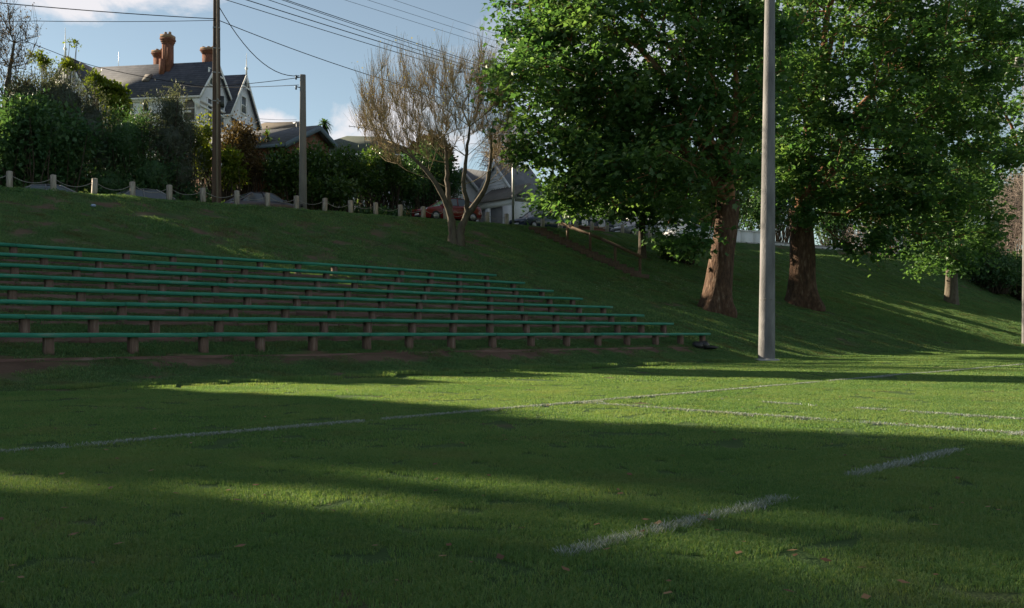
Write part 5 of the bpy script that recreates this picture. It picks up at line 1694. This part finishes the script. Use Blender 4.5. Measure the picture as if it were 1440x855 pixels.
# ------------------------------------------------------------------ cars
def car(label, loc, rz, paint, group='cars parked along the street'):
    root = empty('parked_car', label, 'car', loc, rz, group)
    st = [(2.12, .34, .60, .60), (2.06, .24, .70, .74), (1.75, .20, .78, .82), (1.3, .19, .86, .845), (0.85, .19, .93, .85), (0, .19, .95, .86), (-1.0, .19, .97, .86), (-1.7, .20, 1.0, .83), (-2.02, .25, .93, .76), (-2.12, .36, .78, .68)]
    v = []
    for x, zl, zs, hw in st:
        v += [(x, -hw * .88, zl), (x, -hw, zl + .2), (x, -hw * 1.0, zs - .14), (x, -hw * .92, zs), (x, 0, zs + .025), (x, hw * .92, zs), (x, hw, zs - .14), (x, hw, zl + .2), (x, hw * .88, zl)]
    n = 9
    q = [(i * n + j, i * n + j + 1, (i + 1) * n + j + 1, (i + 1) * n + j) for i in range(len(st) - 1) for j in range(n - 1)]
    mb = MB().add(v, [np.array(q), np.arange(n)[None][:, ::-1], (np.arange(n) + (len(st) - 1) * n)[None]])
    cb = [(0.92, .73, .93), (0.18, .60, 1.39), (-0.95, .59, 1.41), (-1.78, .70, .99)]
    # roof and pillars
    mb.slab([(0.18, -.60, 1.385), (0.18, .60, 1.385), (-0.4, .61, 1.425), (-0.4, -.61, 1.425)][::-1], (0, 0, .035))
    mb.slab([(-0.4, -.61, 1.425), (-0.4, .61, 1.425), (-0.95, .59, 1.405), (-0.95, -.59, 1.405)][::-1], (0, 0, .035))
    for s in (-1, 1):
        for (a, b) in zip(cb, cb[1:]):
            pass
        mb.tube([(0.95, s * .74, .92), (0.18, s * .605, 1.40)], .035, 4)
        mb.tube([(-0.30, s * .80, .95), (-0.36, s * .615, 1.42)], .04, 4)
        mb.tube([(-1.80, s * .72, .98), (-0.95, s * .60, 1.41)], .06, 4)
    body = mb.build('body', M[paint], root, smooth=False, bevel=0.02)
    g = M['glass']
    MB().poly([(0.90, -.70, .945), (0.90, .70, .945), (0.19, .57, 1.385), (0.19, -.57, 1.385)]).build('windscreen', g, root)
    MB().poly([(-1.76, .66, .995), (-1.76, -.66, .995), (-0.96, -.56, 1.40), (-0.96, .56, 1.40)]).build('rear_window', g, root)
    for s in (-1, 1):
        for (xa, xb, xc_, xd) in ((0.86, -0.27, -0.33, 0.17), (-0.33, -1.68, -0.97, -0.39)):
            p_ = [(xa, s * .78, .955), (xb, s * .79, .97), (xc_, s * .605, 1.40), (xd, s * .60, 1.385)]
            MB().poly(p_ if s < 0 else p_[::-1]).build('side_window', g, root)
        MB().box((0.72, s * .92, 0.98), (0.16, 0.16, 0.11)).build('mirror', M[paint], root, bevel=0.02)
        MB().slab([(2.06, s * .42, .56), (1.97, s * .72, .60), (1.85, s * .78, .74), (2.03, s * .42, .70)], (0.03, 0, 0.01)).build('headlight', M['lamp_glass'], root)
        MB().slab([(-2.10, s * .42, .68), (-2.0, s * .74, .70), (-1.97, s * .74, .90), (-2.08, s * .42, .86)], (-0.03, 0, 0)).build('tail_light', M['tail_red'], root)
        MB().box((-0.55, s * .868, 0.84), (0.18, 0.03, 0.03)).build('door_handle', M[paint], root)
        for x in (1.32, -1.30):
            wc = [(x, s * .70, .30), (x, s * .875, .30)]
            wh_ = MB().tube(wc, .30, 18).build('wheel', M['tyre'], root)
            MB().tube([(x, s * .80, .30), (x, s * .885, .30)], .19, 12).build('rim', M['steel'], wh_)
    MB().box((2.10, 0, .58), (0.05, 0.62, 0.09)).build('grille', M['black_plastic'], root)
    MB().box((2.13, 0, .42), (0.03, 0.46, 0.10)).build('number_plate', M['white_car'], root)
    MB().box((-2.14, 0, .62), (0.03, 0.46, 0.10)).build('number_plate', M['white_car'], root)
    MB().box((2.06, 0, .30), (0.16, 1.30, 0.12)).build('bumper', M['black_plastic'], root, bevel=0.03)
    return root
def park(label, x, p, face, paint, dz=0.0):
    t = t_at(p, x)
    slope = math.atan(0.076 if t < 37 else 0.03)
    o = car(label, PT(p, t, float(zroad(t)) + dz), ROT + (math.pi if face < 0 else 0), paint)
    o.rotation_euler = (0, -slope * (1 if face > 0 else -1), o.rotation_euler[2])
    return o
rc_ = park('dark red hatchback parked behind the bare tree', 629, 42.3, -1, 'red_car', 0.12)
rc_.rotation_euler[2] -= R(9)
park('grey blue car with only its roof showing behind the two leftmost bollards', 48, 42.4, -1, 'grey_car', 0.05)
park('grey car with only a strip of roof showing between the third and fourth bollards', 186, 42.4, -1, 'grey_car')
park('dark car with red tail light parked right of the brown power pole', 372, 42.5, 1, 'dark_car', 0.05)
park('dark blue car half hidden by the plane leaves', 757, 42.5, -1, 'blue_car')
park('silver car behind the thin dark tree trunk', 893, 42.5, -1, 'grey_car')
park('white car under the plane tree boughs', 962, 42.5, -1, 'white_car')

# ------------------------------------------------------------------ steps and handrail down the bank
sa, sb = hit(752, 322), hit(905, 393)
d = (sb - sa); d.z = 0
L = d.length; d.normalize()
az = math.atan2(d.y, d.x)
stp = empty('timber_steps', 'flight of dark weathered timber steps cut into the bank', 'steps', tuple(sa))
NST = 16
for k in range(NST):
    q = sa + d * (L * (k + 0.5) / NST)
    z = ground(q.x, q.y)
    me = MB().box((0, 0, 0.02), (0.13, 1.35, 0.30), rnd.uniform(-.03, .03)).mesh('step_riser'); me.materials.append(M['pole_wood'])
    share('step_riser', me, stp, (q.x - sa.x, q.y - sa.y, z - sa.z + 0.02), az)
    me = MB().box((-0.36, 0, -0.02), (0.52, 1.25, 0.10), rnd.uniform(-.03, .03)).mesh('step_tread'); me.materials.append(M['dark_bark'])
    share('step_tread', me, stp, (q.x - sa.x, q.y - sa.y, z - sa.z + 0.035), az)
hr = [hit(798, 341), hit(830, 355), hit(865, 371), hit(900, 387)]
rail = empty('handrail', 'brown timber handrail with square posts beside the steps', 'handrail', tuple(hr[0]))
tops = []
for q, yt in zip(hr, (316, 327, 344, 359)):
    h_ = EYE + (HORIZON - yt) / F * q.y - q.z
    me = MB().box((0, 0, h_ / 2 - 0.15), (0.11, 0.11, h_ + 0.3)).mesh('post'); me.materials.append(M['rail_wood'])
    share('post', me, rail, tuple(q - hr[0]), az)
    tops.append(q + Vector((0, 0, h_ - 0.12)))
e0 = tops[0] + (tops[0] - tops[1]) * 0.3
for a, b in ((e0, tops[1] + (tops[2] - tops[1]) * 0.5), (tops[1] + (tops[2] - tops[1]) * 0.5 + Vector((0, 0, 0.0)), tops[3] + (tops[3] - tops[2]) * 0.12)):
    sd = d.cross(Vector((0, 0, 1))).normalized()
    o_ = sd * 0.10 if sd.y < 0 else -sd * 0.10
    dd = (b - a).normalized() * 0.006
    MB().slab([a - hr[0] + o_ + dd, b - hr[0] + o_ - dd, b - hr[0] + o_ - dd + Vector((0, 0, 0.17)), a - hr[0] + o_ + dd + Vector((0, 0, 0.17))], -o_.normalized() * 0.045).build('rail', M['rail_wood'], rail)

# ------------------------------------------------------------------ small things lying about
def lump(name, label, cat, c, parts, m, seed):
    rng = np.random.default_rng(seed)
    mb = MB()
    for (x, y, z, sx, sy, sz) in parts:
        nu, nv = 12, 8
        vv = []
        for i in range(nv + 1):
            for j in range(nu):
                th, ph = math.pi * i / nv, 2 * math.pi * j / nu
                k = 1 + 0.22 * math.sin(3 * ph + seed + i) * math.sin(2 * th) + 0.12 * (rng.random() - 0.5)
                vv.append((x + sx * k * math.sin(th) * math.cos(ph), y + sy * k * math.sin(th) * math.sin(ph), z + sz * k * math.cos(th)))
        q = [(i * nu + j, (i + 1) * nu + j, (i + 1) * nu + (j + 1) % nu, i * nu + (j + 1) % nu) for i in range(nv) for j in range(nu)]
        mb.add(vv, [np.array(q)])
    o = mb.build(name, M[m], smooth=True)
    o.location = c
    return tag(o, label, cat)
bg_ = hit(986, 490)
lump('dark_bag', 'crumpled black bag lying at the end of the lowest bench', 'bag', (bg_.x, bg_.y - 0.1, bg_.z), [(-0.12, 0, 0.10, 0.22, 0.18, 0.15), (0.12, 0.03, 0.12, 0.17, 0.15, 0.15), (0.34, -0.04, 0.04, 0.26, 0.12, 0.06)], 'black_plastic', 3)
lt = hit(131, 292)
lump('litter', 'small scrap of blue and white litter on the bank', 'litter', (lt.x, lt.y, lt.z + 0.05), [(0, 0, 0.03, 0.10, 0.07, 0.05)], 'blue_litter', 4)
